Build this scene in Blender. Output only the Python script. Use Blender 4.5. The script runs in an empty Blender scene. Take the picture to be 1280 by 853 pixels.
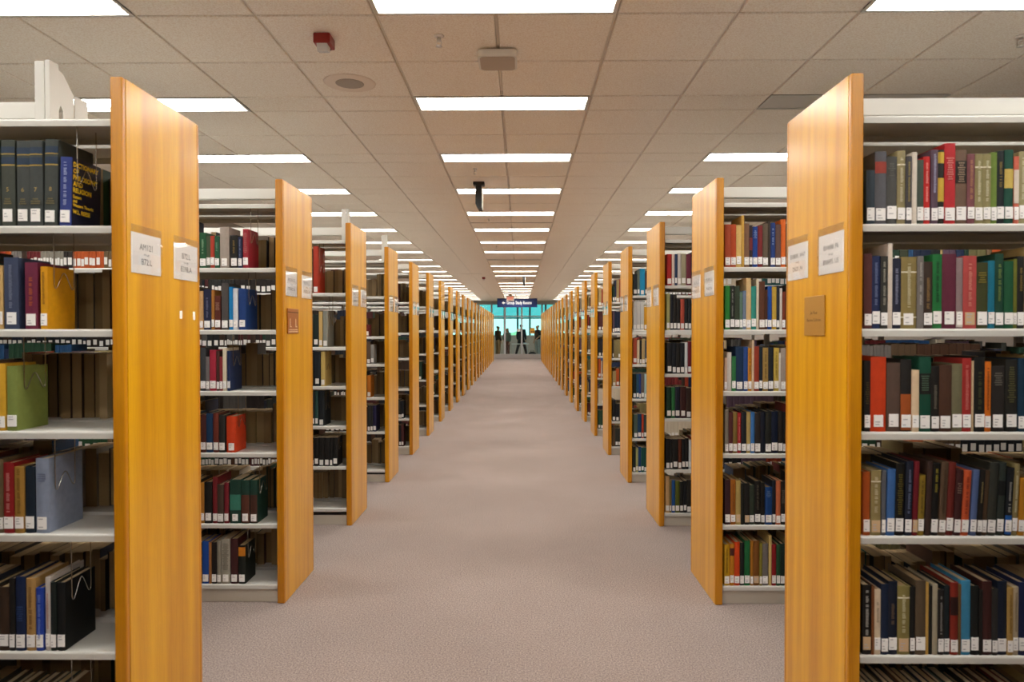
import bpy, bmesh, math, random
import numpy as np
from mathutils import Vector, Matrix

scene = bpy.context.scene
COL = scene.collection

# ------------------------------------------------------------------ camera model (fitted to the place)
F_PX, PITCH, YAW, ROLL = 863.0, 0.0148, -0.0110, -0.0006
CAM_H = 1.508
PITCH_Y = 1.524          # spacing of the bookcases and of the ceiling lights
Y0 = 2.251               # near edge of the first bookcases
XL, XR = -1.2974, 1.0713 # aisle faces of the end panels
PW, PT, PH = 0.541, 0.041, 2.34
CEIL = 3.107
LC, LY = -0.1208, 4.7312 # light column centre, near edge of the light with k = 2
FAR = 37.6
R3 = np.eye(3)
cy_, sy_ = math.cos(YAW), math.sin(YAW)
cp_, sp_ = math.cos(PITCH), math.sin(PITCH)
cr_, sr_ = math.cos(ROLL), math.sin(ROLL)
Mz = np.array([[cy_, -sy_, 0], [sy_, cy_, 0], [0, 0, 1]])
Mx = np.array([[1, 0, 0], [0, cp_, -sp_], [0, sp_, cp_]])
Mr = np.array([[cr_, 0, sr_], [0, 1, 0], [-sr_, 0, cr_]])
M = Mr @ Mx @ Mz         # rows: right, forward, up


def at(u, v, Y):
    """Where the line of sight through (u, v) meets the plane y = Y."""
    d = M.T @ np.array([(u - 640) / F_PX, 1.0, -(v - 426.5) / F_PX])
    d = d * (Y / d[1])
    return d[0], d[2] + CAM_H


def srgb(h):
    h = h.lstrip('#')
    out = []
    for i in (0, 2, 4):
        c = int(h[i:i + 2], 16) / 255
        out.append(c / 12.92 if c <= 0.04045 else ((c + 0.055) / 1.055) ** 2.4)
    return out


# ------------------------------------------------------------------ materials
def new_mat(name):
    m = bpy.data.materials.new(name)
    m.use_nodes = True
    nt = m.node_tree
    return m, nt, nt.nodes['Principled BSDF']


def plain(name, hexc, rough=0.5, metal=0.0, spec=0.5, gain=1.0, noise=0.0, nscale=60, coat=0.0):
    m, nt, b = new_mat(name)
    c = [min(1, x * gain) for x in srgb(hexc)]
    b.inputs['Base Color'].default_value = (*c, 1)
    b.inputs['Roughness'].default_value = rough
    b.inputs['Metallic'].default_value = metal
    b.inputs['Specular IOR Level'].default_value = spec
    b.inputs['Coat Weight'].default_value = coat
    b.inputs['Coat Roughness'].default_value = 0.12
    if noise:
        tc = nt.nodes.new('ShaderNodeTexCoord')
        n = nt.nodes.new('ShaderNodeTexNoise')
        n.inputs['Scale'].default_value = nscale
        n.inputs['Detail'].default_value = 3
        r = nt.nodes.new('ShaderNodeMapRange')
        r.inputs['To Min'].default_value = 1 - noise
        r.inputs['To Max'].default_value = 1 + noise
        mx = nt.nodes.new('ShaderNodeMix')
        mx.data_type = 'RGBA'
        mx.blend_type = 'MULTIPLY'
        mx.inputs['Factor'].default_value = 1
        mx.inputs[6].default_value = (*c, 1)
        nt.links.new(tc.outputs['Object'], n.inputs['Vector'])
        nt.links.new(n.outputs['Fac'], r.inputs['Value'])
        nt.links.new(r.outputs['Result'], mx.inputs[7])
        nt.links.new(mx.outputs[2], b.inputs['Base Color'])
    return m


_hexmats = {}
BOOK_GAIN = 0.92


def book_mat(hexc, gain=None):
    k = (hexc, gain)
    if k not in _hexmats:
        m, nt, b = new_mat('book_cloth_' + hexc.lstrip('#'))
        g = BOOK_GAIN if gain is None else gain
        c = [min(0.85, x * g) for x in srgb(hexc)]
        tc = nt.nodes.new('ShaderNodeTexCoord')
        n = nt.nodes.new('ShaderNodeTexNoise')
        n.inputs['Scale'].default_value = 45
        n.inputs['Detail'].default_value = 4
        r = nt.nodes.new('ShaderNodeMapRange')
        r.inputs['To Min'].default_value = 0.8
        r.inputs['To Max'].default_value = 1.2
        mx = nt.nodes.new('ShaderNodeMix')
        mx.data_type = 'RGBA'
        mx.blend_type = 'MULTIPLY'
        mx.inputs['Factor'].default_value = 1
        mx.inputs[6].default_value = (*c, 1)
        nt.links.new(tc.outputs['Object'], n.inputs['Vector'])
        nt.links.new(n.outputs['Fac'], r.inputs['Value'])
        nt.links.new(r.outputs['Result'], mx.inputs[7])
        nt.links.new(mx.outputs[2], b.inputs['Base Color'])
        b.inputs['Roughness'].default_value = 0.55
        b.inputs['Specular IOR Level'].default_value = 0.35
        _hexmats[k] = m
    return _hexmats[k]


def wood(name, dark, light, rough=0.3):
    m, nt, b = new_mat(name)
    tc = nt.nodes.new('ShaderNodeTexCoord')
    oi = nt.nodes.new('ShaderNodeObjectInfo')
    addv = nt.nodes.new('ShaderNodeVectorMath')
    addv.operation = 'MULTIPLY_ADD'
    addv.inputs[1].default_value = (1, 1, 1)
    mp = nt.nodes.new('ShaderNodeMapping')
    mp.inputs['Scale'].default_value = (9, 9, 0.35)
    n1 = nt.nodes.new('ShaderNodeTexNoise')
    n1.inputs['Scale'].default_value = 1.6
    n1.inputs['Detail'].default_value = 6
    mp2 = nt.nodes.new('ShaderNodeMapping')
    mp2.inputs['Scale'].default_value = (160, 160, 5)
    n2 = nt.nodes.new('ShaderNodeTexNoise')
    n2.inputs['Scale'].default_value = 2
    n2.inputs['Detail'].default_value = 4
    mixf = nt.nodes.new('ShaderNodeMath')
    mixf.operation = 'MULTIPLY_ADD'
    mixf.inputs[1].default_value = 0.35
    ramp = nt.nodes.new('ShaderNodeValToRGB')
    ramp.color_ramp.elements[0].position = 0.45
    ramp.color_ramp.elements[0].color = (*srgb(dark), 1)
    ramp.color_ramp.elements[1].position = 0.88
    ramp.color_ramp.elements[1].color = (*srgb(light), 1)
    comb = nt.nodes.new('ShaderNodeCombineXYZ')
    rm = nt.nodes.new('ShaderNodeMath')
    rm.operation = 'MULTIPLY'
    rm.inputs[1].default_value = 37
    nt.links.new(oi.outputs['Random'], rm.inputs[0])
    nt.links.new(rm.outputs[0], comb.inputs[0])
    nt.links.new(rm.outputs[0], comb.inputs[2])
    nt.links.new(tc.outputs['Object'], addv.inputs[0])
    nt.links.new(comb.outputs[0], addv.inputs[2])
    nt.links.new(addv.outputs[0], mp.inputs['Vector'])
    nt.links.new(addv.outputs[0], mp2.inputs['Vector'])
    nt.links.new(mp.outputs[0], n1.inputs['Vector'])
    nt.links.new(mp2.outputs[0], n2.inputs['Vector'])
    nt.links.new(n2.outputs['Fac'], mixf.inputs[0])
    nt.links.new(n1.outputs['Fac'], mixf.inputs[2])
    nt.links.new(mixf.outputs[0], ramp.inputs['Fac'])
    nt.links.new(ramp.outputs['Color'], b.inputs['Base Color'])
    b.inputs['Roughness'].default_value = rough
    b.inputs['Specular IOR Level'].default_value = 0.5
    b.inputs['Specular Tint'].default_value = (1, 0.95, 0.82, 1)
    b.inputs['Coat Weight'].default_value = 0.4
    b.inputs['Coat Roughness'].default_value = 0.22
    return m


def carpet():
    m, nt, b = new_mat('carpet')
    tc = nt.nodes.new('ShaderNodeTexCoord')
    n1 = nt.nodes.new('ShaderNodeTexNoise')
    n1.inputs['Scale'].default_value = 135
    n1.inputs['Detail'].default_value = 2
    n2 = nt.nodes.new('ShaderNodeTexNoise')
    n2.inputs['Scale'].default_value = 0.9
    n2.inputs['Detail'].default_value = 5
    n2.inputs['Roughness'].default_value = 0.7
    ramp = nt.nodes.new('ShaderNodeValToRGB')
    ramp.color_ramp.elements[0].position = 0.3
    ramp.color_ramp.elements[0].color = (*srgb('#756a65'), 1)
    ramp.color_ramp.elements[1].position = 0.7
    ramp.color_ramp.elements[1].color = (*srgb('#ab9b94'), 1)
    r = nt.nodes.new('ShaderNodeMapRange')
    r.inputs['From Min'].default_value = 0.3
    r.inputs['From Max'].default_value = 0.7
    r.inputs['To Min'].default_value = 0.93
    r.inputs['To Max'].default_value = 1.07
    mx = nt.nodes.new('ShaderNodeMix')
    mx.data_type = 'RGBA'
    mx.blend_type = 'MULTIPLY'
    mx.inputs['Factor'].default_value = 1
    bump = nt.nodes.new('ShaderNodeBump')
    bump.inputs['Strength'].default_value = 0.35
    bump.inputs['Distance'].default_value = 0.004
    nt.links.new(tc.outputs['Object'], n1.inputs['Vector'])
    nt.links.new(tc.outputs['Object'], n2.inputs['Vector'])
    nt.links.new(n1.outputs['Fac'], ramp.inputs['Fac'])
    nt.links.new(n2.outputs['Fac'], r.inputs['Value'])
    nt.links.new(ramp.outputs['Color'], mx.inputs[6])
    nt.links.new(r.outputs['Result'], mx.inputs[7])
    nt.links.new(mx.outputs[2], b.inputs['Base Color'])
    nt.links.new(n1.outputs['Fac'], bump.inputs['Height'])
    nt.links.new(bump.outputs['Normal'], b.inputs['Normal'])
    b.inputs['Roughness'].default_value = 0.95
    b.inputs['Specular IOR Level'].default_value = 0.1
    return m


def tile_mat():
    m, nt, b = new_mat('acoustic_tile')
    tc = nt.nodes.new('ShaderNodeTexCoord')
    n1 = nt.nodes.new('ShaderNodeTexNoise')
    n1.inputs['Scale'].default_value = 110
    n1.inputs['Detail'].default_value = 3
    ramp = nt.nodes.new('ShaderNodeValToRGB')
    ramp.color_ramp.elements[0].position = 0.3
    ramp.color_ramp.elements[0].color = (*srgb('#efe3d4'), 1)
    ramp.color_ramp.elements[1].position = 0.6
    ramp.color_ramp.elements[1].color = (*srgb('#fffaf1'), 1)
    bump = nt.nodes.new('ShaderNodeBump')
    bump.inputs['Strength'].default_value = 0.3
    bump.inputs['Distance'].default_value = 0.003
    nt.links.new(tc.outputs['Object'], n1.inputs['Vector'])
    nt.links.new(n1.outputs['Fac'], ramp.inputs['Fac'])
    nt.links.new(ramp.outputs['Color'], b.inputs['Base Color'])
    nt.links.new(n1.outputs['Fac'], bump.inputs['Height'])
    nt.links.new(bump.outputs['Normal'], b.inputs['Normal'])
    b.inputs['Roughness'].default_value = 0.9
    b.inputs['Specular IOR Level'].default_value = 0.15
    return m


def emit(name, hexc, strength):
    m, nt, b = new_mat(name)
    b.inputs['Base Color'].default_value = (0.8, 0.8, 0.8, 1)
    b.inputs['Emission Color'].default_value = (*srgb(hexc), 1)
    b.inputs['Emission Strength'].default_value = strength
    return m


def glass(name, tint, reflect=1.0, rough=0.02):
    m = bpy.data.materials.new(name)
    m.use_nodes = True
    nt = m.node_tree
    nt.nodes.clear()
    out = nt.nodes.new('ShaderNodeOutputMaterial')
    tr = nt.nodes.new('ShaderNodeBsdfTransparent')
    tr.inputs['Color'].default_value = (*tint, 1)
    gl = nt.nodes.new('ShaderNodeBsdfGlossy')
    gl.inputs['Roughness'].default_value = rough
    fr = nt.nodes.new('ShaderNodeLayerWeight')
    fr.inputs['Blend'].default_value = 0.5
    pw = nt.nodes.new('ShaderNodeMath')
    pw.operation = 'POWER'
    pw.inputs[1].default_value = 4.5
    mu = nt.nodes.new('ShaderNodeMath')
    mu.operation = 'MULTIPLY_ADD'
    mu.inputs[1].default_value = 0.9 * reflect
    mu.inputs[2].default_value = 0.04 * reflect
    mix = nt.nodes.new('ShaderNodeMixShader')
    nt.links.new(fr.outputs['Facing'], pw.inputs[0])
    nt.links.new(pw.outputs[0], mu.inputs[0])
    nt.links.new(mu.outputs[0], mix.inputs[0])
    nt.links.new(tr.outputs[0], mix.inputs[1])
    nt.links.new(gl.outputs[0], mix.inputs[2])
    nt.links.new(mix.outputs[0], out.inputs[0])
    return m


def attr_mat(name, attr):
    m, nt, b = new_mat(name)
    a = nt.nodes.new('ShaderNodeAttribute')
    a.attribute_name = attr
    nt.links.new(a.outputs['Color'], b.inputs['Base Color'])
    b.inputs['Roughness'].default_value = 0.55
    b.inputs['Specular IOR Level'].default_value = 0.35
    return m


WOOD = wood('maple_veneer', '#bd7c00', '#e2a90a', 0.30)
WOOD_EDGE = wood('maple_edge', '#a86200', '#d4920a', 0.32)
METAL = plain('cream_enamel', '#cbc9c2', 0.38, gain=1.0)
METAL_B = plain('beige_base_enamel', '#c4bcae', 0.45)
CARPET = carpet()
TILE = tile_mat()
GRID = plain('ceiling_grid_enamel', '#eae0d4', 0.4)
WHITE = plain('white_plastic', '#e4e2dc', 0.4)
PAPER = plain('label_paper', '#f6f4f1', 0.7)
TAN_LABEL = plain('aged_label_paper', '#cfb088', 0.7)
INK = plain('label_ink', '#b9b6b8', 0.8)
BLACK_INK = plain('black_ink', '#3a3a3e', 0.8)
PAGES = plain('page_edges', '#c3ae8c', 0.85, noise=0.12, nscale=120)
PAGES_OLD = plain('aged_page_edges', '#ab926a', 0.85, noise=0.15, nscale=90)
PAGES_DARK = plain('dark_page_edges', '#927953', 0.85, noise=0.15, nscale=90)
LIGHT_ON = emit('lit_diffuser', '#fffdf8', 27.0)
LIGHT_OFF = plain('unlit_diffuser', '#c9c2b8', 0.4)
STEEL = plain('bright_wire', '#b8b6b0', 0.22, metal=1.0)
ALU = plain('aluminium_frame', '#aab0af', 0.4, metal=0.3)
PALE_ALU = plain('pale_door_frame', '#b9b9ba', 0.4)
WALL = plain('painted_wall', '#a1968c', 0.8)
GLASS = glass('clear_glass', (0.9, 0.97, 0.96), 0.6)
TEAL_GLASS = glass('teal_tinted_glass', (0.25, 0.58, 0.57), 0.4)
PALE_GLASS = glass('pale_aqua_glass', (0.66, 0.90, 0.84), 0.4)
ACRYLIC = glass('clear_acrylic', (0.97, 0.97, 0.97), 1.0, 0.03)
BRASS = plain('brushed_brass', '#b98a3e', 0.35, metal=0.35)
RED_PL = plain('red_alarm_plastic', '#8e1a14', 0.35)
CLEAR_PL = plain('strobe_lens', '#cfcac6', 0.1)
DARK_PL = plain('black_plastic', '#121212', 0.45)
CHROME = plain('chrome', '#e2dedb', 0.3, metal=0.45)
NAVY = plain('navy_sign', '#122a66', 0.45)
SIGN_WHITE = plain('sign_white', '#f2f2f2', 0.5)
EXIT_RED = plain('exit_red', '#e01f1c', 0.4)


# ------------------------------------------------------------------ mesh helpers
class MB:
    """Collects faces, then links them as ONE mesh object."""

    def __init__(self):
        self.v, self.f, self.m = [], [], []

    def quad(self, a, b, c, d, m=0):
        n = len(self.v)
        self.v += [a, b, c, d]
        self.f.append((n, n + 1, n + 2, n + 3))
        self.m.append(m)

    def box(self, x0, x1, y0, y1, z0, z1, m=0):
        n = len(self.v)
        if x0 > x1: x0, x1 = x1, x0
        if y0 > y1: y0, y1 = y1, y0
        self.v += [(x0, y0, z0), (x1, y0, z0), (x1, y1, z0), (x0, y1, z0), (x0, y0, z1), (x1, y0, z1), (x1, y1, z1), (x0, y1, z1)]
        for q in ((0, 3, 2, 1), (4, 5, 6, 7), (0, 1, 5, 4), (1, 2, 6, 5), (2, 3, 7, 6), (3, 0, 4, 7)):
            self.f.append(tuple(n + i for i in q))
            self.m.append(m)

    def prism(self, pts, axis, a0, a1, m=0):
        """Extrudes the closed 2-D outline pts along axis (0 x, 1 y, 2 z)."""
        n, k = len(self.v), len(pts)
        for a in (a0, a1):
            for p, q in pts:
                self.v.append({0: (a, p, q), 1: (p, a, q), 2: (p, q, a)}[axis])
        for i in range(k):
            j = (i + 1) % k
            self.f.append((n + i, n + j, n + k + j, n + k + i))
            self.m.append(m)
        self.f.append(tuple(n + i for i in range(k))[::-1])
        self.f.append(tuple(n + k + i for i in range(k)))
        self.m += [m, m]

    def rbox(self, x0, x1, y0, y1, z0, z1, r=0.003, m=0):
        """Box with chamfered edges."""
        if x0 > x1: x0, x1 = x1, x0
        if y0 > y1: y0, y1 = y1, y0
        bm = bmesh.new()
        bmesh.ops.create_cube(bm, size=1)
        for v in bm.verts:
            v.co = ((x0 + x1) / 2 + v.co.x * (x1 - x0), (y0 + y1) / 2 + v.co.y * (y1 - y0), (z0 + z1) / 2 + v.co.z * (z1 - z0))
        bmesh.ops.bevel(bm, geom=bm.edges[:], offset=r, segments=2, profile=0.5, affect='EDGES')
        self.addbm(bm, m)

    def addbm(self, bm, m=0):
        n = len(self.v)
        bm.verts.index_update()
        self.v += [tuple(v.co) for v in bm.verts]
        for f in bm.faces:
            self.f.append(tuple(n + v.index for v in f.verts))
            self.m.append(m)
        bm.free()

    def tube(self, pts, r, sides=8, m=0):
        pts = [Vector(p) for p in pts]
        n0 = len(self.v)
        up = Vector((1, 0, 0))
        for i, p in enumerate(pts):
            t = (pts[min(i + 1, len(pts) - 1)] - pts[max(i - 1, 0)]).normalized()
            a = up - t * up.dot(t)
            if a.length < 1e-3:
                a = Vector((0, 0, 1)) - t * t.z
            a.normalize()
            b = t.cross(a)
            rr = r[i] if isinstance(r, (list, tuple)) else r
            for k in range(sides):
                w = 2 * math.pi * k / sides
                self.v.append(tuple(p + a * (rr * math.cos(w)) + b * (rr * math.sin(w))))
        for i in range(len(pts) - 1):
            for k in range(sides):
                k2 = (k + 1) % sides
                self.f.append((n0 + i * sides + k, n0 + i * sides + k2, n0 + (i + 1) * sides + k2, n0 + (i + 1) * sides + k))
                self.m.append(m)
        self.f.append(tuple(n0 + k for k in range(sides))[::-1])
        self.f.append(tuple(n0 + (len(pts) - 1) * sides + k for k in range(sides)))
        self.m += [m, m]

    def lathe(self, prof, c, seg=24, m=0):
        """prof: (radius, z) list, around the vertical through c."""
        n0 = len(self.v)
        for r, z in prof:
            for k in range(seg):
                w = 2 * math.pi * k / seg
                self.v.append((c[0] + r * math.cos(w), c[1] + r * math.sin(w), c[2] + z))
        for i in range(len(prof) - 1):
            for k in range(seg):
                k2 = (k + 1) % seg
                self.f.append((n0 + i * seg + k, n0 + i * seg + k2, n0 + (i + 1) * seg + k2, n0 + (i + 1) * seg + k))
                self.m.append(m)
        self.f.append(tuple(n0 + k for k in range(seg))[::-1])
        self.f.append(tuple(n0 + (len(prof) - 1) * seg + k for k in range(seg)))
        self.m += [m, m]

    def mesh(self, name, mats, smooth=False, fix=True):
        me = bpy.data.meshes.new(name)
        me.from_pydata(self.v, [], self.f)
        for mt in (mats if isinstance(mats, (list, tuple)) else [mats]):
            me.materials.append(mt)
        me.polygons.foreach_set('material_index', self.m)
        if fix:
            bm = bmesh.new()
            bm.from_mesh(me)
            bmesh.ops.recalc_face_normals(bm, faces=bm.faces[:])
            bm.to_mesh(me)
            bm.free()
        if smooth:
            me.polygons.foreach_set('use_smooth', [True] * len(me.polygons))
        me.update()
        return me

    def build(self, name, mats, parent=None, loc=None, **k):
        return link(name, self.mesh(name, mats, **k), parent, loc)


def link(name, me, parent=None, loc=None):
    o = bpy.data.objects.new(name, me)
    COL.objects.link(o)
    if parent is not None:
        o.parent = parent
    if loc is not None:
        o.location = loc
    return o


def tag(o, label=None, cat=None, group=None, kind=None):
    if label: o['label'] = label
    if cat: o['category'] = cat
    if group: o['group'] = group
    if kind: o['kind'] = kind
    return o


def empty(name, loc=(0, 0, 0), rz=0.0):
    o = bpy.data.objects.new(name, None)
    o.empty_display_size = 0.1
    COL.objects.link(o)
    o.location = loc
    o.rotation_euler = (0, 0, rz)
    return o


_txt = {}


def text_pts(s, size, bold=False):
    """Flat lettering as (verts, faces) in the xy plane, centred."""
    k = (s, size, bold)
    if k in _txt:
        return _txt[k]
    cu = bpy.data.curves.new('t', 'FONT')
    cu.body = s
    cu.size = size
    cu.align_x = 'CENTER'
    cu.align_y = 'CENTER'
    cu.resolution_u = 2
    if bold:
        cu.offset = size * .03
    ob = bpy.data.objects.new('t', cu)
    COL.objects.link(ob)
    bpy.context.view_layer.update()
    me = bpy.data.meshes.new_from_object(ob)
    v = [tuple(x.co) for x in me.vertices]
    f = [tuple(p.vertices) for p in me.polygons]
    bpy.data.objects.remove(ob)
    bpy.data.curves.remove(cu)
    bpy.data.meshes.remove(me)
    _txt[k] = (v, f)
    return v, f


def put_text(mb, s, size, o, u, w, m=0, bold=False):
    """Adds lettering to mb at o with writing direction u and upward w (3-vectors)."""
    v, f = text_pts(s, size, bold)
    n = len(mb.v)
    for a, b, _ in v:
        mb.v.append(tuple(o[i] + u[i] * a + w[i] * b for i in range(3)))
    for q in f:
        mb.f.append(tuple(n + i for i in q))
        mb.m.append(m)


ORD = ['zeroth', 'first', 'second', 'third', 'fourth', 'fifth', 'sixth', 'seventh', 'eighth', 'ninth', 'tenth', 'eleventh', 'twelfth', 'thirteenth',
       'fourteenth', 'fifteenth', 'sixteenth', 'seventeenth', 'eighteenth', 'nineteenth', 'twentieth', 'twenty-first', 'twenty-second', 'twenty-third',
       'twenty-fourth', 'twenty-fifth', 'twenty-sixth', 'twenty-seventh', 'twenty-eighth', 'twenty-ninth', 'thirtieth']

# ------------------------------------------------------------------ the room
XW = 4.25  # unseen side walls, pulled in close to stop light leaking past the bookcases
YB = -7.0


def struct(name, mb, mats, **k):
    o = mb.build(name, mats, **k)
    tag(o, kind='structure')
    return o


ROOM2 = FAR + 4.6     # far wall of the study room
mb = MB(); mb.box(-XW, XW, YB, ROOM2 + 0.2, -0.1, 0.0); struct('floor', mb, CARPET)
mb = MB(); mb.box(-XW - 0.2, -XW, YB, ROOM2, 0, CEIL + 0.08); struct('wall_left', mb, WALL)
mb = MB(); mb.box(XW, XW + 0.2, YB, ROOM2, 0, CEIL + 0.08); struct('wall_right', mb, WALL)
mb = MB(); mb.box(-XW, XW, YB - 0.2, YB, 0, CEIL + 0.08); struct('wall_front', mb, WALL)

# ceiling: tiles with open joints below a painted grid
LP = 1.524
LIGHT_COLS = (-1, 0, 1)
DEPTH_L, WID_L = 0.3048, 1.2192


def ylight(k):
    return LY + (k - 2) * LP


K0, K1 = -4, 22
mbg = MB()
mbg.box(-XW, XW, YB, ROOM2, CEIL + 0.045, CEIL + 0.08)
for i in range(-13, 14):
    xg = LC + i * WID_L / 2
    if abs(xg) > XW - .05:
        continue
    if i % 4 == 0:
        for k in range(K0, K1 + 1):
            mbg.box(xg - .0045, xg + .0045, ylight(k) + DEPTH_L, ylight(k) + LP, CEIL + .008, CEIL + .012)
    else:
        mbg.box(xg - .0045, xg + .0045, YB, FAR, CEIL + .008, CEIL + .012)
for k in range(K0, K1 + 3):
    for q in (0, DEPTH_L, 0.9144):
        yg = ylight(k) + q
        if YB < yg < FAR:
            mbg.box(-XW, XW, yg - .004, yg + .004, CEIL + .0085, CEIL + .0125)
g = 0.0085
unit = WID_L / 2
ix0, ix1 = -14, 14
mbt = MB()


def is_light(c, k):
    return c in LIGHT_COLS


for k in range(K0, K1 + 4):
    yb = ylight(k)
    for (ya, yc, lrow) in ((0, DEPTH_L, True), (DEPTH_L, 0.9144, False), (0.9144, 1.524, False)):
        y0, y1 = yb + ya, yb + yc
        if y1 > FAR or y0 < YB:
            continue
        for i in range(ix0, ix1):
            x0 = LC + i * unit
            if x0 + unit < -XW or x0 > XW:
                continue
            col2 = (i + 1) // 4
            inlight = ((i + 1) % 4) in (0, 1)
            if lrow and inlight and col2 in LIGHT_COLS and k <= K1:
                continue
            a, b_, c, d = x0 + g, x0 + unit - g, y0 + g, y1 - g
            e = 0.004
            z0, z1 = CEIL, CEIL + 0.004
            n = len(mbt.v)
            mbt.v += [(a + e, c + e, z0), (b_ - e, c + e, z0), (b_ - e, d - e, z0), (a + e, d - e, z0),
                      (a, c, z1), (b_, c, z1), (b_, d, z1), (a, d, z1),
                      (a, c, CEIL + 0.046), (b_, c, CEIL + 0.046), (b_, d, CEIL + 0.046), (a, d, CEIL + 0.046)]
            mbt.f.append((n + 3, n + 2, n + 1, n)); mbt.m.append(0)
            for s in (0, 4):
                for q in range(4):
                    r = (q + 1) % 4
                    mbt.f.append((n + s + q, n + s + r, n + s + 4 + r, n + s + 4 + q)); mbt.m.append(0)
struct('ceiling', mbt, TILE, fix=False)
struct('trim_1', mbg, GRID)
bpy.data.objects['trim_1']['label'] = 'painted ceiling grid above the acoustic tiles'

# ceiling lights
fw, fy = WID_L, DEPTH_L
mb = MB()
t_, dz = 0.022, 0.03
for (x0, x1, y0, y1) in ((-fw / 2 + .003, fw / 2 - .003, .003, t_), (-fw / 2 + .003, fw / 2 - .003, fy - t_, fy - .003), (-fw / 2 + .003, -fw / 2 + t_, t_, fy - t_), (fw / 2 - t_, fw / 2 - .003, t_, fy - t_)):
    mb.rbox(x0, x1, y0, y1, CEIL - .002, CEIL + .003, .001)
mside = MB()
# top and side walls of the recess
mside.box(-fw / 2 + .012, fw / 2 - .012, .014, fy - .014, CEIL + .0405, CEIL + .0435)
mside.box(-fw / 2 + .012, fw / 2 - .012, .014, .018, CEIL + .003, CEIL + .042)
mside.box(-fw / 2 + .012, fw / 2 - .012, fy - .018, fy - .014, CEIL + .003, CEIL + .042)
mside.box(-fw / 2 + .012, -fw / 2 + .016, .018, fy - .018, CEIL + .003, CEIL + .042)
mside.box(fw / 2 - .016, fw / 2 - .012, .018, fy - .018, CEIL + .003, CEIL + .042)
ME_FRAME = mb.mesh('light_frame', METAL)
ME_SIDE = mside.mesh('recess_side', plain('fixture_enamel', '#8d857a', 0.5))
mb = MB()
# lens lying in the recess
mb.box(-fw / 2 + .017, fw / 2 - .017, .019, fy - .019, CEIL + .034, CEIL + .040)
ME_LENS = mb.mesh('light_lens', LIGHT_ON)
ME_LENS_OFF = mb.mesh('light_lens_unlit', LIGHT_OFF)
UNLIT = {(1, 2), (0, 9), (0, 13)}
SIDE = {-2: 'over the far left aisle side', -1: 'over the left bookcases', 0: 'above the middle of the aisle', 1: 'over the right bookcases', 2: 'over the far right aisle side'}
for c in LIGHT_COLS:
    for k in range(K0 + 1, K1 + 1):
        if abs(c) == 2 and k > 12:
            continue
        off = (c, k) in UNLIT
        o = empty('ceiling_light', (LC + c * 2 * WID_L, ylight(k), 0))
        if k >= 1:
            lab = f"{'unlit' if off else 'lit'} rectangular ceiling light {SIDE[c]}, {ORD[k]} counting toward the glass wall"
        else:
            lab = f"lit rectangular ceiling light {SIDE[c]}, behind the viewer, {ORD[1 - k]} back"
        tag(o, lab, 'ceiling light', 'recessed ceiling lights')
        fr = link('light_frame', ME_FRAME, o)
        link('recess_side', ME_SIDE, fr)
        link('diffuser', ME_LENS_OFF if off else ME_LENS, o, (0, 0, -.031 if off else 0))

# ------------------------------------------------------------------ bookcases
LEVELS = [1.856, 1.514, 1.176, 0.834, 0.440, 0.103]
LEV_L3 = [1.800, 1.383, 1.080, 0.772, 0.459, 0.132]
LEV_L4 = [1.850, 1.452, 1.178, 0.846, 0.505, 0.124]
NR = 22
SHELF_D = 0.236


def yr(n):
    return Y0 + (n - 1) * PITCH_Y


def run_len(n):
    return 2.74 if n <= 4 else (1.83 if n <= 8 else 0.92)


def levels(s, n):
    if s < 0 and n == 3: return LEV_L3
    if s < 0 and n == 4: return LEV_L4
    if n >= 5:
        r = random.Random(n * 7 + (1 if s > 0 else 0))
        return [z + r.choice([0, 0, -0.03, 0.02]) if 0 < i < 5 else z for i, z in enumerate(LEVELS)]
    return LEVELS


_cache = {}


def shelf_mesh(L, back):
    """Pressed shelf with rolled lips; local z = 0 is the top, y = 0 the outer edge."""
    k = ('shelf', L, back)
    if k not in _cache:
        D = SHELF_D
        p = [(0, -.025), (0, -.007), (.0015, -.003), (.004, -.0008), (.008, 0), (D, 0), (D, -.024), (D - .002, -.024), (D - .002, -.003), (.003, -.003), (.003, -.025)]
        if back:
            p = [(-a, b) for a, b in p]
        mb = MB(); mb.prism(p, 0, 0, L)
        _cache[k] = mb.mesh('shelf', METAL)
    return _cache[k]


def bracket_mesh(back):
    k = ('bracket', back)
    if k not in _cache:
        D = SHELF_D
        p = [(.001, -.026), (.001, .004), (.02, .014), (D - .02, .15), (D, .165), (D, -.03), (D - .03, -.04)]
        if back:
            p = [(-a, b) for a, b in p]
        mb = MB(); mb.prism(p, 0, -.0012, .0012)
        _cache[k] = mb.mesh('end_bracket', METAL)
    return _cache[k]


def simple(key, fn, mat):
    if key not in _cache:
        mb = MB(); fn(mb); _cache[key] = mb.mesh(key[0], mat)
    return _cache[key]


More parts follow.
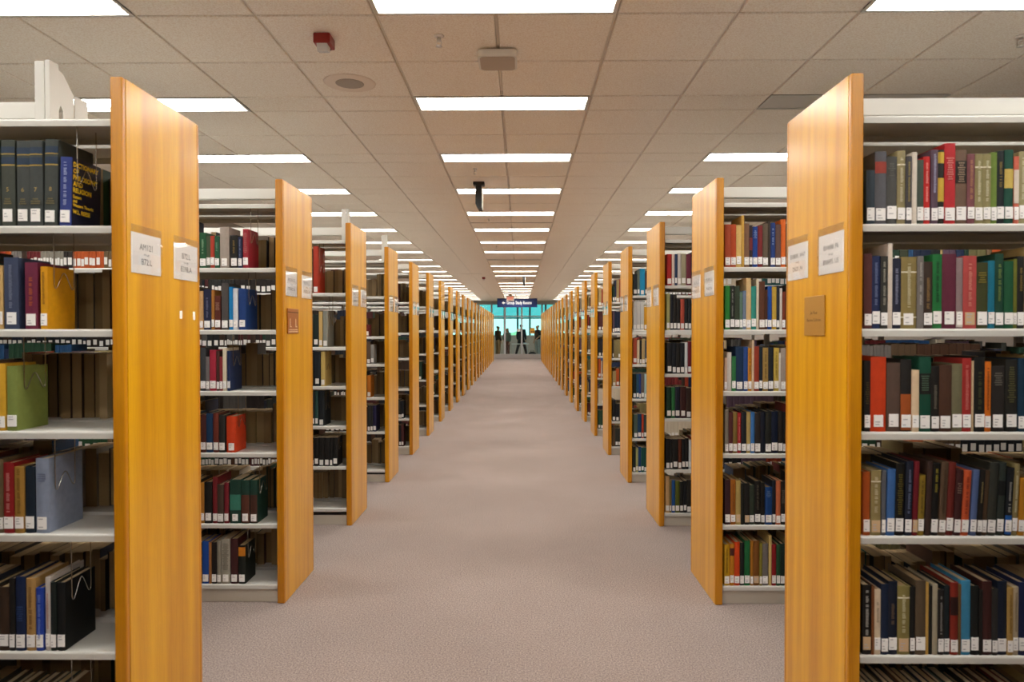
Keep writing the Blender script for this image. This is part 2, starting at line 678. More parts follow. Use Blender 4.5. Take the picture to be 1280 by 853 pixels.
RANGES = {}
for s in (-1, 1):
    for n in range(-1, NR + 1):
        xf = XL if s < 0 else XR
        root = empty('bookcase', (xf, yr(n), 0))
        side = 'left' if s < 0 else 'right'
        if n < 1:
            lab = f'bookcase on the {side} of the aisle beside the viewer, {ORD[1 - n]} back from the nearest'
        elif n == 1:
            lab = f'nearest bookcase on the {side} of the aisle, wooden end panel and cream metal shelves'
        elif n == NR:
            lab = f'last bookcase on the {side} of the aisle, beside the glass wall'
        else:
            lab = f'{ORD[n]} bookcase from the viewer on the {side} of the aisle, wooden end panel'
        tag(root, lab, 'bookcase', f'bookcases along the {side} side of the aisle')
        RANGES[(s, n)] = root
        L = run_len(n)
        xs = PT + 0.005
        core = link('end_panel', simple(('end_panel', s), lambda m: m.box(0, s * PT, .022, PW - .022, .004, PH - .001), WOOD), root)
        def edge(m):
            m.rbox(0, s * PT, 0, .0215, .002, PH, .005)
        e1 = link('edge_strip', simple(('edge_strip', s), edge, WOOD_EDGE), core)
        e2 = link('edge_strip', simple(('edge_strip', s), edge, WOOD_EDGE), core, (0, PW - .0215, 0))
        lx = xs if s > 0 else -xs - L
        # base, canopy, uprights and top rail
        def base(m):
            m.box(lx, lx + L, .028, .034, .001, .076)
        link('base_panel', simple(('base_panel', s, L), base, METAL_B), root)
        link('base_panel', simple(('base_panel', s, L), base, METAL_B), root, (0, PW - .062, 0))
        for bk in (False, True):
            link('canopy', shelf_mesh(L, bk), root, (lx, PW - .012 if bk else .012, 2.207))
        x_post = 0.914
        first = True
        while x_post < L:
            tall = 2.338
            def up(m, tall=tall):
                m.box(-.016, .016, PW / 2 - .018, PW / 2 - .012, 0.002, tall)
                m.box(-.016, .016, PW / 2 + .012, PW / 2 + .018, 0.002, tall)
                m.box(-.016, -.012, PW / 2 - .012, PW / 2 + .012, 0.002, tall)
                m.box(.012, .016, PW / 2 - .012, PW / 2 + .012, 0.002, tall)
            link('upright', simple(('upright', tall), up, METAL), root, (s * x_post, 0, 0))
            first = False
            x_post += 0.914
        r0 = 0.445 if (s < 0 and n == 1) else xs
        def rail(m):
            a, b_ = (r0, xs + L) if s > 0 else (-xs - L, -r0)
            m.rbox(a, b_, PW / 2 - .026, PW / 2 - .0185, 2.279, 2.339, .002)
            m.rbox(a, b_, PW / 2 + .0185, PW / 2 + .026, 2.279, 2.339, .002)
            m.box(a, b_, PW / 2 - .0190, PW / 2 + .0190, 2.331, 2.337)
        link('top_rail', simple(('top_rail', s, L, r0), rail, METAL), root)
        if s < 0 and n in (1, 3, 4):
            xp = {1: -.425, 3: -.10, 4: -.085}[n]
            def post(m, xp=xp):
                m.rbox(xp - .032, xp + .004, PW / 2 - .030, PW / 2 - .020, 2.209, 2.486, .002)
                m.rbox(xp + .006, xp + .024, PW / 2 - .030, PW / 2 + .020, 2.209, 2.49, .002)
            link('top_post', simple(('top_post', n), post, METAL), root)
        if s < 0 and n == 1:
            def br(m):
                # gusset with a slot, then a narrower plate behind it
                m.prism([(PW / 2 + .021, 2.209), (PW / 2 + .032, 2.209), (PW / 2 + .032, 2.32), (PW / 2 + .045, 2.35), (PW / 2 + .060, 2.33), (PW / 2 + .064, 2.209), (PW / 2 + .12, 2.209), (PW / 2 + .12, 2.41),
                         (PW / 2 + .06, 2.47), (PW / 2 + .021, 2.48)], 0, -.416, -.412)
                m.prism([(PW / 2 + .122, 2.209), (PW / 2 + .20, 2.209), (PW / 2 + .20, 2.41), (PW / 2 + .122, 2.41)], 0, -.412, -.408)
            link('post_bracket', simple(('post_bracket', s), br, METAL), root)
        lv = levels(s, n)
        for i, z in enumerate(lv):
            for bk in (False, True):
                sh = link('shelf', shelf_mesh(L, bk), root, (lx, PW - .012 if bk else .012, z))
                if n <= 7:
                    link('end_bracket', bracket_mesh(bk), sh, (-.0014 if s > 0 else L + .0014, 0, 0))
        if s < 0 and n == 1:
            mb = MB()
            mb.rbox(0.0, .0006, .371, .391, 1.555, 1.585, .0002)
            mb.build('tape_scrap', PAPER, core)
            mb = MB()
            mb.rbox(0.0, .0006, .478, .496, 1.552, 1.585, .0002)
            mb.build('tape_scrap', PAPER, core)

# ------------------------------------------------------------------ books
rnd = random.Random(11)


def quad_label(mb, x0, x1, y, z0, z1, m):
    mb.box(x0, x1, y - .0005, y, z0, z1, m)


def soften(hx, cover, k=.62):
    a, b_ = hx.lstrip('#'), cover.lstrip('#')
    return '#' + ''.join('%02x' % round(int(a[i:i + 2], 16) * k + int(b_[i:i + 2], 16) * (1 - k)) for i in (0, 2, 4))


def book(t, D, h, hexc, back=False, deco='', pages=None, rr=None, cover_gain=None, label=True):
    """A case-bound book: cover with a rounded spine, page block, call-number label and stamped title.
    Local origin: lower left corner of the spine; spine towards -y."""
    rr = rr or rnd
    e = min(.004, t * .16)
    k = 6
    arc = [(t * i / k, e * (1 - math.sin(math.pi * i / k)) * .8) for i in range(k + 1)]
    th = min(.0028, t * .2)
    outer = [(0, D)] + [(x, y) for x, y in arc] + [(t, D)]
    inner = [(t - th, D), (t - th, e + .003), (th, e + .003), (th, D)]
    mb = MB()
    mb.prism(outer + inner, 2, 0, h)
    mats = [book_mat(hexc, cover_gain)]
    o = mb.build('book', mats)
    pm = pages or rr.choice([PAGES, PAGES, PAGES_OLD])
    mb = MB()
    mb.box(th + .0002, t - th - .0002, e + .0035, D - .004, .003, h - .004)
    mb.build('page_block', pm, o)
    lab_top = 0.058
    if label and 'n' not in deco.split('/'):
        lw = min(t * .86, .030)
        cx = t / 2 if t < .04 else t * rr.uniform(.45, .55)
        x0, x1 = cx - lw / 2, cx + lw / 2
        z0 = rr.choice([.012, .014, .016, .011])
        z1 = z0 + rr.uniform(.037, .043)
        lab_top = z1
        mb = MB()
        mb.box(x0, x1, -.0012, e * .5, z0, z1, 0)
        rows = 4
        for q in rr.sample(range(rows), rr.choice([2, 3])):
            zz = z1 - (q + .9) * (z1 - z0) / (rows + .6)
            wv = lw * rr.uniform(.25, .55)
            mb.box(cx - lw * .36, cx - lw * .36 + wv, -.0015, -.0011, zz, zz + .0032, 1)
        mb.build('call_number_label', [TAN_LABEL if 'l' in deco.split('/') else PAPER, INK], o)
    parts = [d for d in deco.split('/') if d and d not in ('n', 'l')]
    for d in parts:
        q = d.split(':')
        kind, hx = q[0], '#' + q[1]
        yb = -.0009
        if kind == 'p':      # coloured panel across the spine
            z0, z1 = float(q[2]) * h, float(q[3]) * h
            pad = t * .02
            mb = MB()
            mb.prism([(x, y - .0008) for x, y in arc] + [(x, y + .0005) for x, y in arc[::-1]], 2, z0, z1)
            mb.build('spine_panel', book_mat(hx), o)
        elif kind == 'v':    # lettering running along the spine
            za, zb = (float(q[2]) * h, float(q[3]) * h) if len(q) > 3 else (lab_top + .02, h * .9)
            w = min(t * .34, .011)
            mb = MB()
            z = za
            while z < zb:
                ln = rr.uniform(.0022, .0045)
                if rr.random() > .14:
                    f = rr.uniform(.7, 1)
                    mb.box(t / 2 - w / 2, t / 2 - w / 2 + w * f, yb - .0004, yb + .0006, z, z + ln)
                z += ln + .0015
            if mb.f:
                mb.build('spine_title', book_mat(soften(hx, hexc), 1.0), o)
        elif kind == 'h':    # short stamped lines across the spine
            za, zb = (float(q[2]) * h, float(q[3]) * h) if len(q) > 3 else (h * .72, h * .9)
            mb = MB()
            z = zb
            while z > za:
                w = t * rr.uniform(.35, .75)
                n_ = max(2, int(w / .005))
                for a in range(n_):
                    mb.box(t / 2 - w / 2 + w * a / n_, t / 2 - w / 2 + w * (a + .75) / n_, yb - .0004, yb + .0008, z - .0042, z)
                z -= .0075
            mb.build('spine_title', book_mat(soften(hx, hexc), 1.0), o)
        elif kind == 'b':    # bands
            for fz in q[2:]:
                mb = MB()
                z = float(fz) * h
                mb.prism([(x, y - .0008) for x, y in arc] + [(x, y + .0005) for x, y in arc[::-1]], 2, z, z + .004)
                mb.build('spine_band', book_mat(hx, 1.0), o)
    return o


COLOR_NAMES = None


def colour_word(hexc):
    r, g_, b = [int(hexc.lstrip('#')[i:i + 2], 16) for i in (0, 2, 4)]
    import colorsys
    h, s_, v = colorsys.rgb_to_hsv(r / 255, g_ / 255, b / 255)
    h *= 360
    if v < .17 or (v < .22 and s_ < .35): return 'black'
    if s_ < .16:
        return 'white' if v > .75 else ('pale grey' if v > .55 else ('grey' if v > .36 else 'charcoal'))
    dk = 'dark ' if v < .36 else ('light ' if v > .72 and s_ < .45 else '')
    if h < 14 or h >= 345:
        n_ = 'red' if s_ > .6 and v > .4 else ('maroon' if v < .5 else 'rose')
        return n_ if n_ == 'maroon' else dk + n_
    if h < 26: return 'orange' if s_ > .7 and v > .65 else dk + 'brown'
    if h < 42:
        if s_ > .7 and v > .65: return 'orange-yellow'
        return 'cream' if v > .75 and s_ < .4 else ('tan' if v > .55 else dk + 'brown')
    if h < 66: return 'yellow' if s_ > .7 and v > .6 else ('cream' if v > .75 else dk + 'olive')
    if h < 165: return dk + 'green'
    if h < 198: return dk + 'teal'
    if h < 255: return ('navy' if v < .42 else dk + 'blue')
    return dk + ('purple' if h < 300 else 'plum')


USED = set()
SHELF_WORD = ['top', 'second', 'third', 'fourth', 'fifth', 'bottom']
CASE = {(-1, 1): 'nearest left bookcase', (1, 1): 'nearest right bookcase', (-1, 2): 'second left bookcase', (1, 2): 'second right bookcase'}


def feature(deco, t, h):
    ps = deco.split('/')
    for d in ps:
        if d.startswith('p:'): return 'with ' + colour_word('#' + d.split(':')[1]) + ' spine panel'
    if 'l' in ps: return 'with tan label'
    for d in ps:
        if d.startswith('v:'): return 'with ' + colour_word('#' + d.split(':')[1]) + ' title'
        if d.startswith('h:'): return 'with stamped title'
    if 'n' in ps: return 'without label'
    return ''


# rows of books read off the photograph: (side, bookcase, shelf) -> crop origin, scale, foot line, then one entry per book
ROWS = {}


def row(s, n, i, ox, oy, sc, zb, spec, lean=None):
    ROWS[(s, n, i)] = (ox, oy, sc, zb, spec, lean)


row(1, 1, 0, 1070, 110, 4.738, 800, '''65,115,480,26343f 115,183,370,56565c,p:9a3a2c:.70:.86 183,245,400,4a4a47,h:6a6a62 247,295,365,968a63,v:d8d2bb/b:e8e2cc:.80
297,331,400,48464a,v:b9a24a 331,361,375,d9cfc0,n 361,403,420,414c42 403,440,400,c1211f,v:e8cfc4 447,487,360,5b4656,v:b9c4e4:.42:.95 487,525,360,1c1b14,p:c9a83a:.30:.62/p:c9a83a:.82:.97
528,592,320,b8232a,h:e0b0a0:.55:.82 592,660,360,6d5443,p:2c241f:.55:.85/h:a8977e:.57:.83 660,705,385,7d4a50,v:b98a5a 705,752,385,938a5e,v:d8d2bb/b:e8e2cc:.80 752,800,385,938a5e,v:d8d2bb/b:e8e2cc:.80
800,836,375,6b8434 836,882,365,1a2124,v:a8863a:.5:.85 882,935,360,0f4a3a,p:c9b05a:.48:.74 936,966,400,c9654f,p:ddd0c0:.3:.8 968,1015,370,a39a70,v:d8d2bb''')
row(1, 1, 1, 1070, 280, 5.881, 768, '''62,120,215,5a2f2c 121,182,232,1f2c55,v:8a93b4:.3:.9 184,236,235,33332f,v:c9c4b4:.25:.92 238,270,140,d9ccbd,n 272,335,250,23263a,v:a8aac4:.35:.85 337,450,240,8d7c4a,v:d8d2bb/b:e8e2cc:.78/b:e8e2cc:.15
452,498,235,77726e,v:b9b4ae/n 500,565,275,3a2c24,v:b08a4a:.3:.75 567,634,220,1d7138,v:12331c 636,740,218,622338 742,789,245,8d7a7a,p:ddd6d0:.02:.24 790,887,232,b54a47,v:d8a08c/l 888,974,280,3e4220,h:a8943a:.7:.85
976,1025,268,11708a 1030,1091,215,174232,v:9aa04a:.35:.85 1092,1161,270,165233 1162,1188,255,6b6e24 1190,1240,235,1a1a1a,v:a88a3a:.5:.85''')
row(1, 1, 2, 1070, 410, 6.095, 740, '''65,112,200,17130f,h:6a5a2a:.4:.7 115,232,170,c73d12 240,342,215,57443a 345,425,190,1f1c1a,p:a0501f:.02:.52 428,482,270,ddc3a0 483,575,170,0f4634,p:15120f:.5:.78/h:6a6a5a:.55:.75
577,638,240,15120f,v:8a8474:.35:.7 640,734,230,4a2f21 735,815,222,6f6a4f 817,884,180,a02a27,v:d08a80:.3:.9 886,902,200,c9b08c,n 905,983,170,151513,v:5a5a34:.3:.8 985,1032,205,d9731c,v:5a2a10 1040,1140,240,292421,h:8a8478:.7:.9
1145,1235,190,20201c,h:7a7444:.4:.9 1240,1300,180,0f2f45''')
row(1, 1, 3, 1070, 535, 6.095, 765, '''60,112,282,b3541d 118,195,270,98895a,v:d8d2bb/b:e8e2cc:.82/l 197,230,270,5d6068 235,298,260,3e6aa6 300,365,215,14130f,h:8a7a2a:.3:.85 372,428,200,171f30,v:8a93b4:.3:.9 429,470,200,6d1420,l
471,520,305,8d7424,v:4a3a10 528,570,200,3b2a24,n 573,628,215,0f0f0e,v:c9b43a:.6:.92 632,686,205,5f4a38,v:3a2a1c 690,745,210,6e2720 748,800,265,3f1f1f,h:a08a7a:.65:.8 803,860,270,c4552f,v:6a1f10 868,918,265,51648f
922,963,265,1b1916,v:b9a46a:.5:.8 966,1000,270,4f3c2a 1002,1066,210,33352f 1075,1130,210,2f3733,p:101412:.55:.75 1135,1188,250,13171c,v:e8e2d8:.35:.8/p:1f5aa8:.02:.3 1192,1235,220,8d8056,v:d8d2bb 1240,1290,330,b97c1e''',
    lean=[0, .3, .6, 1, 1.2, 1.5, 1.8, 2, 2, 2.3, 2.5, 2.7, 2.9, 3.1, 3.2, 3.2, 3.2, 3, 2.8, 2.6, 2.5, 2.5])
row(1, 1, 4, 1070, 660, 4.42, 708, '''38,86,325,15130f,v:eeeae4:.28:.92/l 88,101,330,7a4a28,n 103,138,350,dcc9ac,v:8a7a68:.5:.8 140,179,320,15233c 180,230,305,141b2c,v:8a6a4a:.4:.7 232,298,330,857a46,v:d8d2bb/b:e8e2cc:.82/l 299,327,335,171614
330,386,300,594a38 387,402,310,c29a4c,n 403,424,330,23211c,n 425,452,320,a39a83,n 455,487,350,1c1917,v:b9b4ae:.3:.9 490,520,330,142024 523,565,310,7e2619,p:2a100c:.55:.8 567,581,320,6b5231,n 583,634,300,3e8bb3
637,680,330,131716 682,699,350,1a1714,n 701,751,305,3f1e1b 752,784,345,2b2a29 786,837,305,131d2f 838,869,340,b08f50,v:6a5020 870,899,335,b5a68c,v:7a6a50 901,945,310,131d42''')
row(1, 1, 5, 1070, 660, 4.42, 1135, '''46,88,750,2f2a22 90,130,760,1f2a24 132,175,770,6a5530 178,214,755,34302a 216,262,765,1c1a18 264,300,750,5a3c28 303,350,760,243028 352,394,770,8a7a52 396,440,755,1e2430 442,490,760,4a3a30
492,530,770,6e7a74 532,590,760,31413a 592,640,790,b59a78 644,690,760,1e1c1a 692,730,770,2c2620 732,780,760,56402c 782,830,775,1a1815 832,880,760,6a2c20 882,930,770,262a30''')

row(-1, 1, 0, 0, 70, 3.707, 780, '''-62,-2,380,3b4038,p:20344a:.72:.80/p:20344a:.84:.92/b:a8904a:.70:.83/h:8a7a4a:.26:.32 2,66,380,3b4038,p:20344a:.72:.80/p:20344a:.84:.92/b:a8904a:.70:.83/h:8a7a4a:.26:.32 76,134,385,3d4240,p:20344a:.72:.80/p:20344a:.84:.92/b:a8904a:.70:.83/h:8a7a4a:.26:.32
136,196,383,3d4240,p:20344a:.72:.80/p:20344a:.84:.92/b:a8904a:.70:.83/h:8a7a4a:.26:.32 200,262,378,3b403c,p:20344a:.72:.80/p:20344a:.84:.92/b:a8904a:.70:.83/h:8a7a4a:.26:.32 272,326,460,2a3a80,v:c4cbe4:.3:.92''', lean=[0, 0, 0, 0, 1.2, 1.5])
row(-1, 1, 1, 0, 285, 6.09, 768, '''-130,-70,240,4a2c22 -68,-42,260,2f3f34 -40,15,280,c9a56a 24,132,220,3b4560,v:8a93a8:.25:.9 184,280,258,6e2340,v:c46a2c:.35:.78 304,356,290,d99a10,v:6a4a10:.4:.9''')
row(-1, 1, 2, 0, 410, 5.88, 760, '''-140,-80,250,5a4a38 -78,-32,265,7a2c20 -30,38,265,d0a02c 48,122,285,7d8a45''')
row(-1, 1, 3, 0, 540, 5.88, 758, '''-110,-60,230,233040 -58,-22,240,5a3024 -20,20,215,6b5a40 26,100,240,8d1a1c,v:d8a8a0:.3:.85 106,174,270,a57d37,v:6a4a1c:.3:.95 182,248,270,172330 258,352,210,8792a8,h:5a6480:.7:.8''')
row(-1, 1, 4, 0, 670, 4.66, 685, '''-60,-14,300,2a2a28 -12,50,315,3b2a1d 54,86,265,191613 92,146,255,122347,h:3a5080:.4:.6 152,204,265,b08a52,v:6a4c28:.3:.9 209,252,320,1f3f9f,v:8aa0dc:.2:.9 262,290,260,c9c2bd,v:9a5a54:.3:.8 294,326,285,17201d 332,378,290,0e1010''')
row(-1, 1, 5, 0, 670, 4.66, 1130, '''-40,10,775,4a4030 14,60,785,2c2a26 64,112,775,55452c 116,160,790,24302c 164,214,780,3a3228 218,262,785,5a4630 268,320,775,2a3a34 326,378,780,6a5438''')

row(-1, 2, 0, 245, 230, 4.487, 458, '''-38,-2,250,6a5a40 0,18,270,222a30 20,56,260,1c5230,v:a8c0a0:.4:.8 58,79,280,45543c 80,102,278,b33d28 104,130,280,24573c,v:8aa890:.5:.8 133,184,228,a3968b 192,232,275,1a1712,v:b08a3a:.45:.85 236,257,285,1f2a4a,v:a0a8c4:.3:.9 262,292,240,9a2432,h:c08a80:.4:.9''')
row(-1, 2, 1, 245, 230, 4.487, 803, '''-20,12,560,3a2a22 15,40,585,cba06a 43,84,575,1d2340,v:8a8aa0:.3:.8 86,102,580,a36d2c 104,136,612,5f2a1e,h:c8a890:.6:.8 143,180,540,4f4a48 184,206,562,1583c4 208,233,570,d8dbe0 238,280,572,183a75''')
row(-1, 2, 2, 245, 400, 4.74, 402, '''-15,22,150,5a3a28 25,56,145,3a3d40 57,77,200,77706f 79,117,160,a3283c 120,136,165,4a2a25 138,156,200,8c2f35 157,179,148,e0d4ba 184,202,165,1d2c50''')
row(-1, 2, 3, 245, 400, 4.74, 762, '''-15,22,540,2c2a24 25,57,540,4a2420 59,97,530,17375a 101,132,530,713327 136,171,540,2a2a27 179,233,548,d2411a''')
row(-1, 2, 4, 245, 560, 4.265, 380, '''-25,20,150,2a2420 23,42,165,b37a2a 44,84,160,191815 88,112,135,7a2026 113,146,175,4a3a30 149,172,165,7a1f2a 179,237,148,1c3d33,p:3a7a68:.3:.66 241,284,150,1c3d33,p:5b3326:.02:.66 288,325,150,1c3d33,p:4a2c22:.02:.66''')
row(-1, 2, 5, 245, 560, 4.265, 700, '''-20,30,480,1e1c1c 32,67,475,14489c 68,81,480,a8723f,n 83,108,480,1a1410 112,132,470,8c877a 134,180,462,a59f91,h:5a564e:.3:.9 184,222,460,401c1c 226,262,495,151a14,p:c87a1a:.72:.95''')

row(1, 2, 0, 895, 240, 4.737, 438, '''53,86,185,a5431f 88,119,185,b34516 120,149,190,d9b56b 151,165,133,c99d45,n 166,196,180,7d5a42 198,216,190,2a1b20,p:7a2a30:.4:.7 218,245,198,123c8a,h:b0bcdc:.7:.9 247,275,192,7a1f22 277,308,180,5f5140 309,321,165,3a3028,n
323,350,175,1f3c7d,v:b0bcdc:.5:.9 352,383,185,5f443c 385,412,155,d9641a 414,440,180,3a4a40''')
row(1, 2, 1, 895, 240, 4.737, 805, '''55,84,545,2b8436 86,111,545,20221d,v:b0b0a8:.3:.9 113,141,548,35402e 142,159,580,5d7a6c 161,180,575,6f7f98 181,208,500,d9b983 210,239,548,2f8e80 241,254,503,e0d3ba,n 257,290,520,5b3520 291,305,570,4a2a1a 307,331,548,174a9c
333,358,552,c3a03d 359,377,545,2a2e38 379,391,560,d8d2c8,n 393,412,580,7d3520''')
row(1, 2, 2, 895, 405, 4.874, 402, '''52,67,200,d8b79c 69,94,165,d9d3cb,n 96,120,190,2e7541 121,168,132,152f4f 169,194,132,2a4a8a 196,217,140,d08a22,v:3a2a10:.4:.95 219,231,90,d8bfa0,n 232,262,130,963a24 264,284,132,17222c 286,317,138,a8894a,v:5a4a20 319,350,135,171d24
353,383,138,c4a94a,v:6a5a20 384,393,170,ddd8d2,n 395,424,140,a5968a''')
row(1, 2, 3, 895, 405, 4.874, 775, '''56,77,510,8b8374 79,103,525,5a2c2c 105,131,525,8a7038 133,152,530,a8282a,v:d8a090:.3:.9 156,186,525,1b2026 188,211,525,b8a060 213,236,525,3f78b8 238,271,530,2a2422 273,299,525,151c2c,n 301,337,520,1f211c 339,377,520,0f1b33
379,407,520,262019 409,424,525,1a1714''')
row(1, 2, 4, 895, 560, 4.265, 400, '''48,77,160,3d2126 79,105,160,a8641e,v:6a3a10 107,132,165,b39c5a,l 134,151,180,171a15,n 153,179,180,1b1916,l 181,205,190,2f3a2e 208,239,168,151310,v:6a6050 241,261,175,17140f 264,299,200,18437f,h:8aa0c4:.75:.9 301,319,165,151a26 321,345,165,c26a44 348,370,170,221f1a,h:8a8070:.5:.8''')
row(1, 2, 5, 895, 560, 4.265, 727, '''46,73,510,c79a18,v:6a5010 75,97,505,c37e15,p:4a1a14:.72:.9 99,127,495,cf4412 129,151,500,151c17 153,182,488,176636 184,199,490,a06a1a 201,231,490,7d4d1a,l 233,247,500,82782a 249,279,505,75706c 283,297,460,d2b873,n 299,321,508,8d1a1f 323,343,510,1f4a2c 345,368,505,152a22''')

# rows that go into the mass of books further off
row(1, 3, 0, 820, 290, 4.49, 298, '62,89,122,b01f1a 90,105,122,d8c3b4 106,121,122,2b3a5c 123,142,118,c3b9b2 143,170,120,a0977a 171,200,122,6b2436')
row(1, 3, 1, 820, 290, 4.49, 545, '60,79,340,a8a36a 80,97,345,171a24 98,117,345,1b1713 118,137,372,1f1a17 138,160,372,b04a38 161,180,370,17191a 181,200,372,1a1f24')
row(1, 3, 2, 820, 290, 4.49, 795, '62,91,620,1b1c1f 92,114,620,12151c 115,137,622,1a1612 138,161,622,181a1f 162,178,618,cfd0d0 179,200,612,6b1a22')
row(1, 3, 3, 820, 470, 4.375, 225, '58,85,55,10301f 86,104,55,2a6a3a 105,132,52,1b1d2c 133,165,52,3a1a18 166,194,60,33231c')
row(1, 3, 4, 820, 470, 4.375, 495, '55,77,328,141414 78,91,330,141414 92,121,330,171512 122,141,330,5a2a18 142,161,330,111315 162,179,325,141414 180,194,335,c8cdd0')
row(1, 3, 5, 820, 470, 4.375, 740, '52,74,540,c8a272 75,86,560,7a6a3a 87,105,560,174a86 106,130,565,545a17 131,150,570,141512 151,168,565,15171a 169,194,560,1d1c18')
row(1, 4, 0, 780, 300, 5.33, 365, '58,84,222,1d2428 85,101,195,5a6a62 102,136,186,0f86b0 137,152,212,4a3a34')
row(1, 4, 1, 780, 300, 5.33, 600, '58,79,408,c9c8c4 80,104,408,c9c8c4 105,130,408,c9c8c4 131,152,445,d2971d')
row(1, 4, 2, 780, 300, 5.33, 810, '58,83,635,a84a30 84,101,648,d8c2a0 102,115,650,1f1b17 116,137,640,b39a6a 138,152,650,3a4a5a')
row(1, 4, 3, 780, 450, 5.33, 235, '58,79,70,1a2420 80,97,70,22506a 98,111,68,1f3a80 112,133,66,6a6058 134,152,70,a8c8c8')
row(1, 4, 4, 780, 450, 5.33, 478, '66,91,318,4f5f52 92,117,315,123a5f 118,132,315,a83a1f 133,152,320,2a3a3a')
row(1, 4, 5, 780, 450, 5.33, 740, '58,77,570,15201a 78,93,580,a8ab70 94,112,570,123a6f 113,131,575,0f4a40 132,152,575,0f4a40')
row(-1, 3, 0, 385, 280, 4.265, 358, '0,26,120,3a2a20 28,54,108,a83018')
row(-1, 3, 1, 385, 280, 4.265, 645, '0,26,470,2a3a34 28,56,470,152420 58,77,455,c9a868 80,104,452,8a8a80')
row(-1, 3, 2, 385, 470, 4.37, 55, '0,28,-130,2c2a26 32,68,-135,151c24 70,92,-135,c3a860')
row(-1, 3, 3, 385, 470, 4.37, 272, '10,36,80,1e2a2a 38,55,80,2a4a44 57,88,78,151b20')
row(-1, 3, 4, 385, 470, 4.37, 492, '8,33,335,161412 35,57,335,161412 59,87,335,161412 89,117,335,161412 118,134,335,161412 136,161,335,161412')
row(-1, 4, 1, 450, 300, 5.325, 640, '20,38,580,2a2a28 40,60,560,6a1f20')
row(-1, 4, 2, 450, 300, 5.325, 815, '45,69,668,5f4a38 71,92,685,8d8a84')
row(-1, 4, 3, 450, 450, 5.325, 242, '48,72,95,b86a18')
row(-1, 4, 4, 450, 450, 5.325, 465, '50,67,290,2a2a2a 69,85,290,2a2a2a 87,108,290,1f1a3f')

PAL = ['1b1c1f', '15181d', '1f2c4a', '17233c', '2a2320', '3a2a20', '4a3020', '5a4632', '6e5a40', '4a1f20', '6a2224', '7d2a26', '1f3a2c', '23422f', '2c5236', '3c4230', '6a6440', '86794e', '9a8a5c',
       'b39a66', '77706a', '55524e', '33352f', '8a8478', '234a72', '2f5a90', '9a3a22', 'b5521f', 'c9b58c', 'd6cab4', '5a4656', '2a5a5a']
PAL_L = ['1b1c1f', '15181d', '1a2030', '2a2320', '3a2a20', '4a3020', '4a1f20', '1f3a2c', '33352f', '2a2a28', '55524e', '231c18']
LIN = {}


class Mass:
    """All the books of the further shelves, in one mesh coloured per book."""

    def __init__(self):
        self.v, self.f, self.c = [], [], []

    def lin(self, hx, g_=BOOK_GAIN):
        k = (hx, g_)
        if k not in LIN:
            LIN[k] = tuple(min(.85, x * g_) for x in srgb(hx)) + (1.0,)
        return LIN[k]

    def add(self, x0, x1, ys, ye, z0, z1, hx, label=True, page='c3ae8c'):
        """ys: y of the spine, ye: y of the fore-edge."""
        c = self.lin(hx)
        p = self.lin(page, 1.0)
        n = len(self.v)
        if ys < ye:
            a = (x0, x1)
        else:
            a = (x1, x0)
        # rounded spine as three facets
        t = abs(x1 - x0)
        sg = 1 if ye > ys else -1
        e = min(.003, t * .12) * sg
        xa, xb = a
        xm1, xm2 = xa + (xb - xa) * .25, xa + (xb - xa) * .75
        ring = [(xa, ye), (xa, ys + e), (xm1, ys), (xm2, ys), (xb, ys + e), (xb, ye)]
        zt = z1 - .003
        for z in (z0, z1):
            for q in ring:
                self.v.append((q[0], q[1], z))
        for i in range(5):
            self.f.append((n + i, n + i + 1, n + 6 + i + 1, n + 6 + i))
            self.c.append(c)
        self.f.append((n + 5, n, n + 6, n + 11)); self.c.append(p)
        self.f.append((n + 6, n + 7, n + 8, n + 9, n + 10, n + 11)); self.c.append(p)
        if label:
            lw = min(t * .8, .028) / 2
            cx = (x0 + x1) / 2
            m = len(self.v)
            zl = z0 + random.Random(m).uniform(.007, .020)
            yl = ys - .0008 * sg
            if sg > 0:
                self.v += [(cx - lw, yl, zl), (cx + lw, yl, zl), (cx + lw, yl, zl + .04), (cx - lw, yl, zl + .04)]
            else:
                self.v += [(cx + lw, yl, zl), (cx - lw, yl, zl), (cx - lw, yl, zl + .04), (cx + lw, yl, zl + .04)]
            self.f.append((m, m + 1, m + 2, m + 3))
            self.c.append(self.lin('e6e3de', 1.0))

    def build(self, name):
        me = bpy.data.meshes.new(name)
        me.from_pydata(self.v, [], self.f)
        ca = me.color_attributes.new('book_colour', 'FLOAT_COLOR', 'CORNER')
        tot = np.fromiter((len(f) for f in self.f), int, len(self.f))
        cols = np.repeat(np.array(self.c, dtype=np.float32), tot, axis=0)
        ca.data.foreach_set('color', cols.ravel())
        me.materials.append(attr_mat('book_cloth_mixed', 'book_colour'))
        me.update()
        return link(name, me)


MASS = Mass()
GAP = .0008


def parse(spec):
    out = []
    for w in spec.split():
        p = w.split(',')
        out.append((float(p[0]), float(p[1]), float(p[2]), p[3], p[4] if len(p) > 4 else ''))
    return out


n_ind = 0
BOOKS = {}


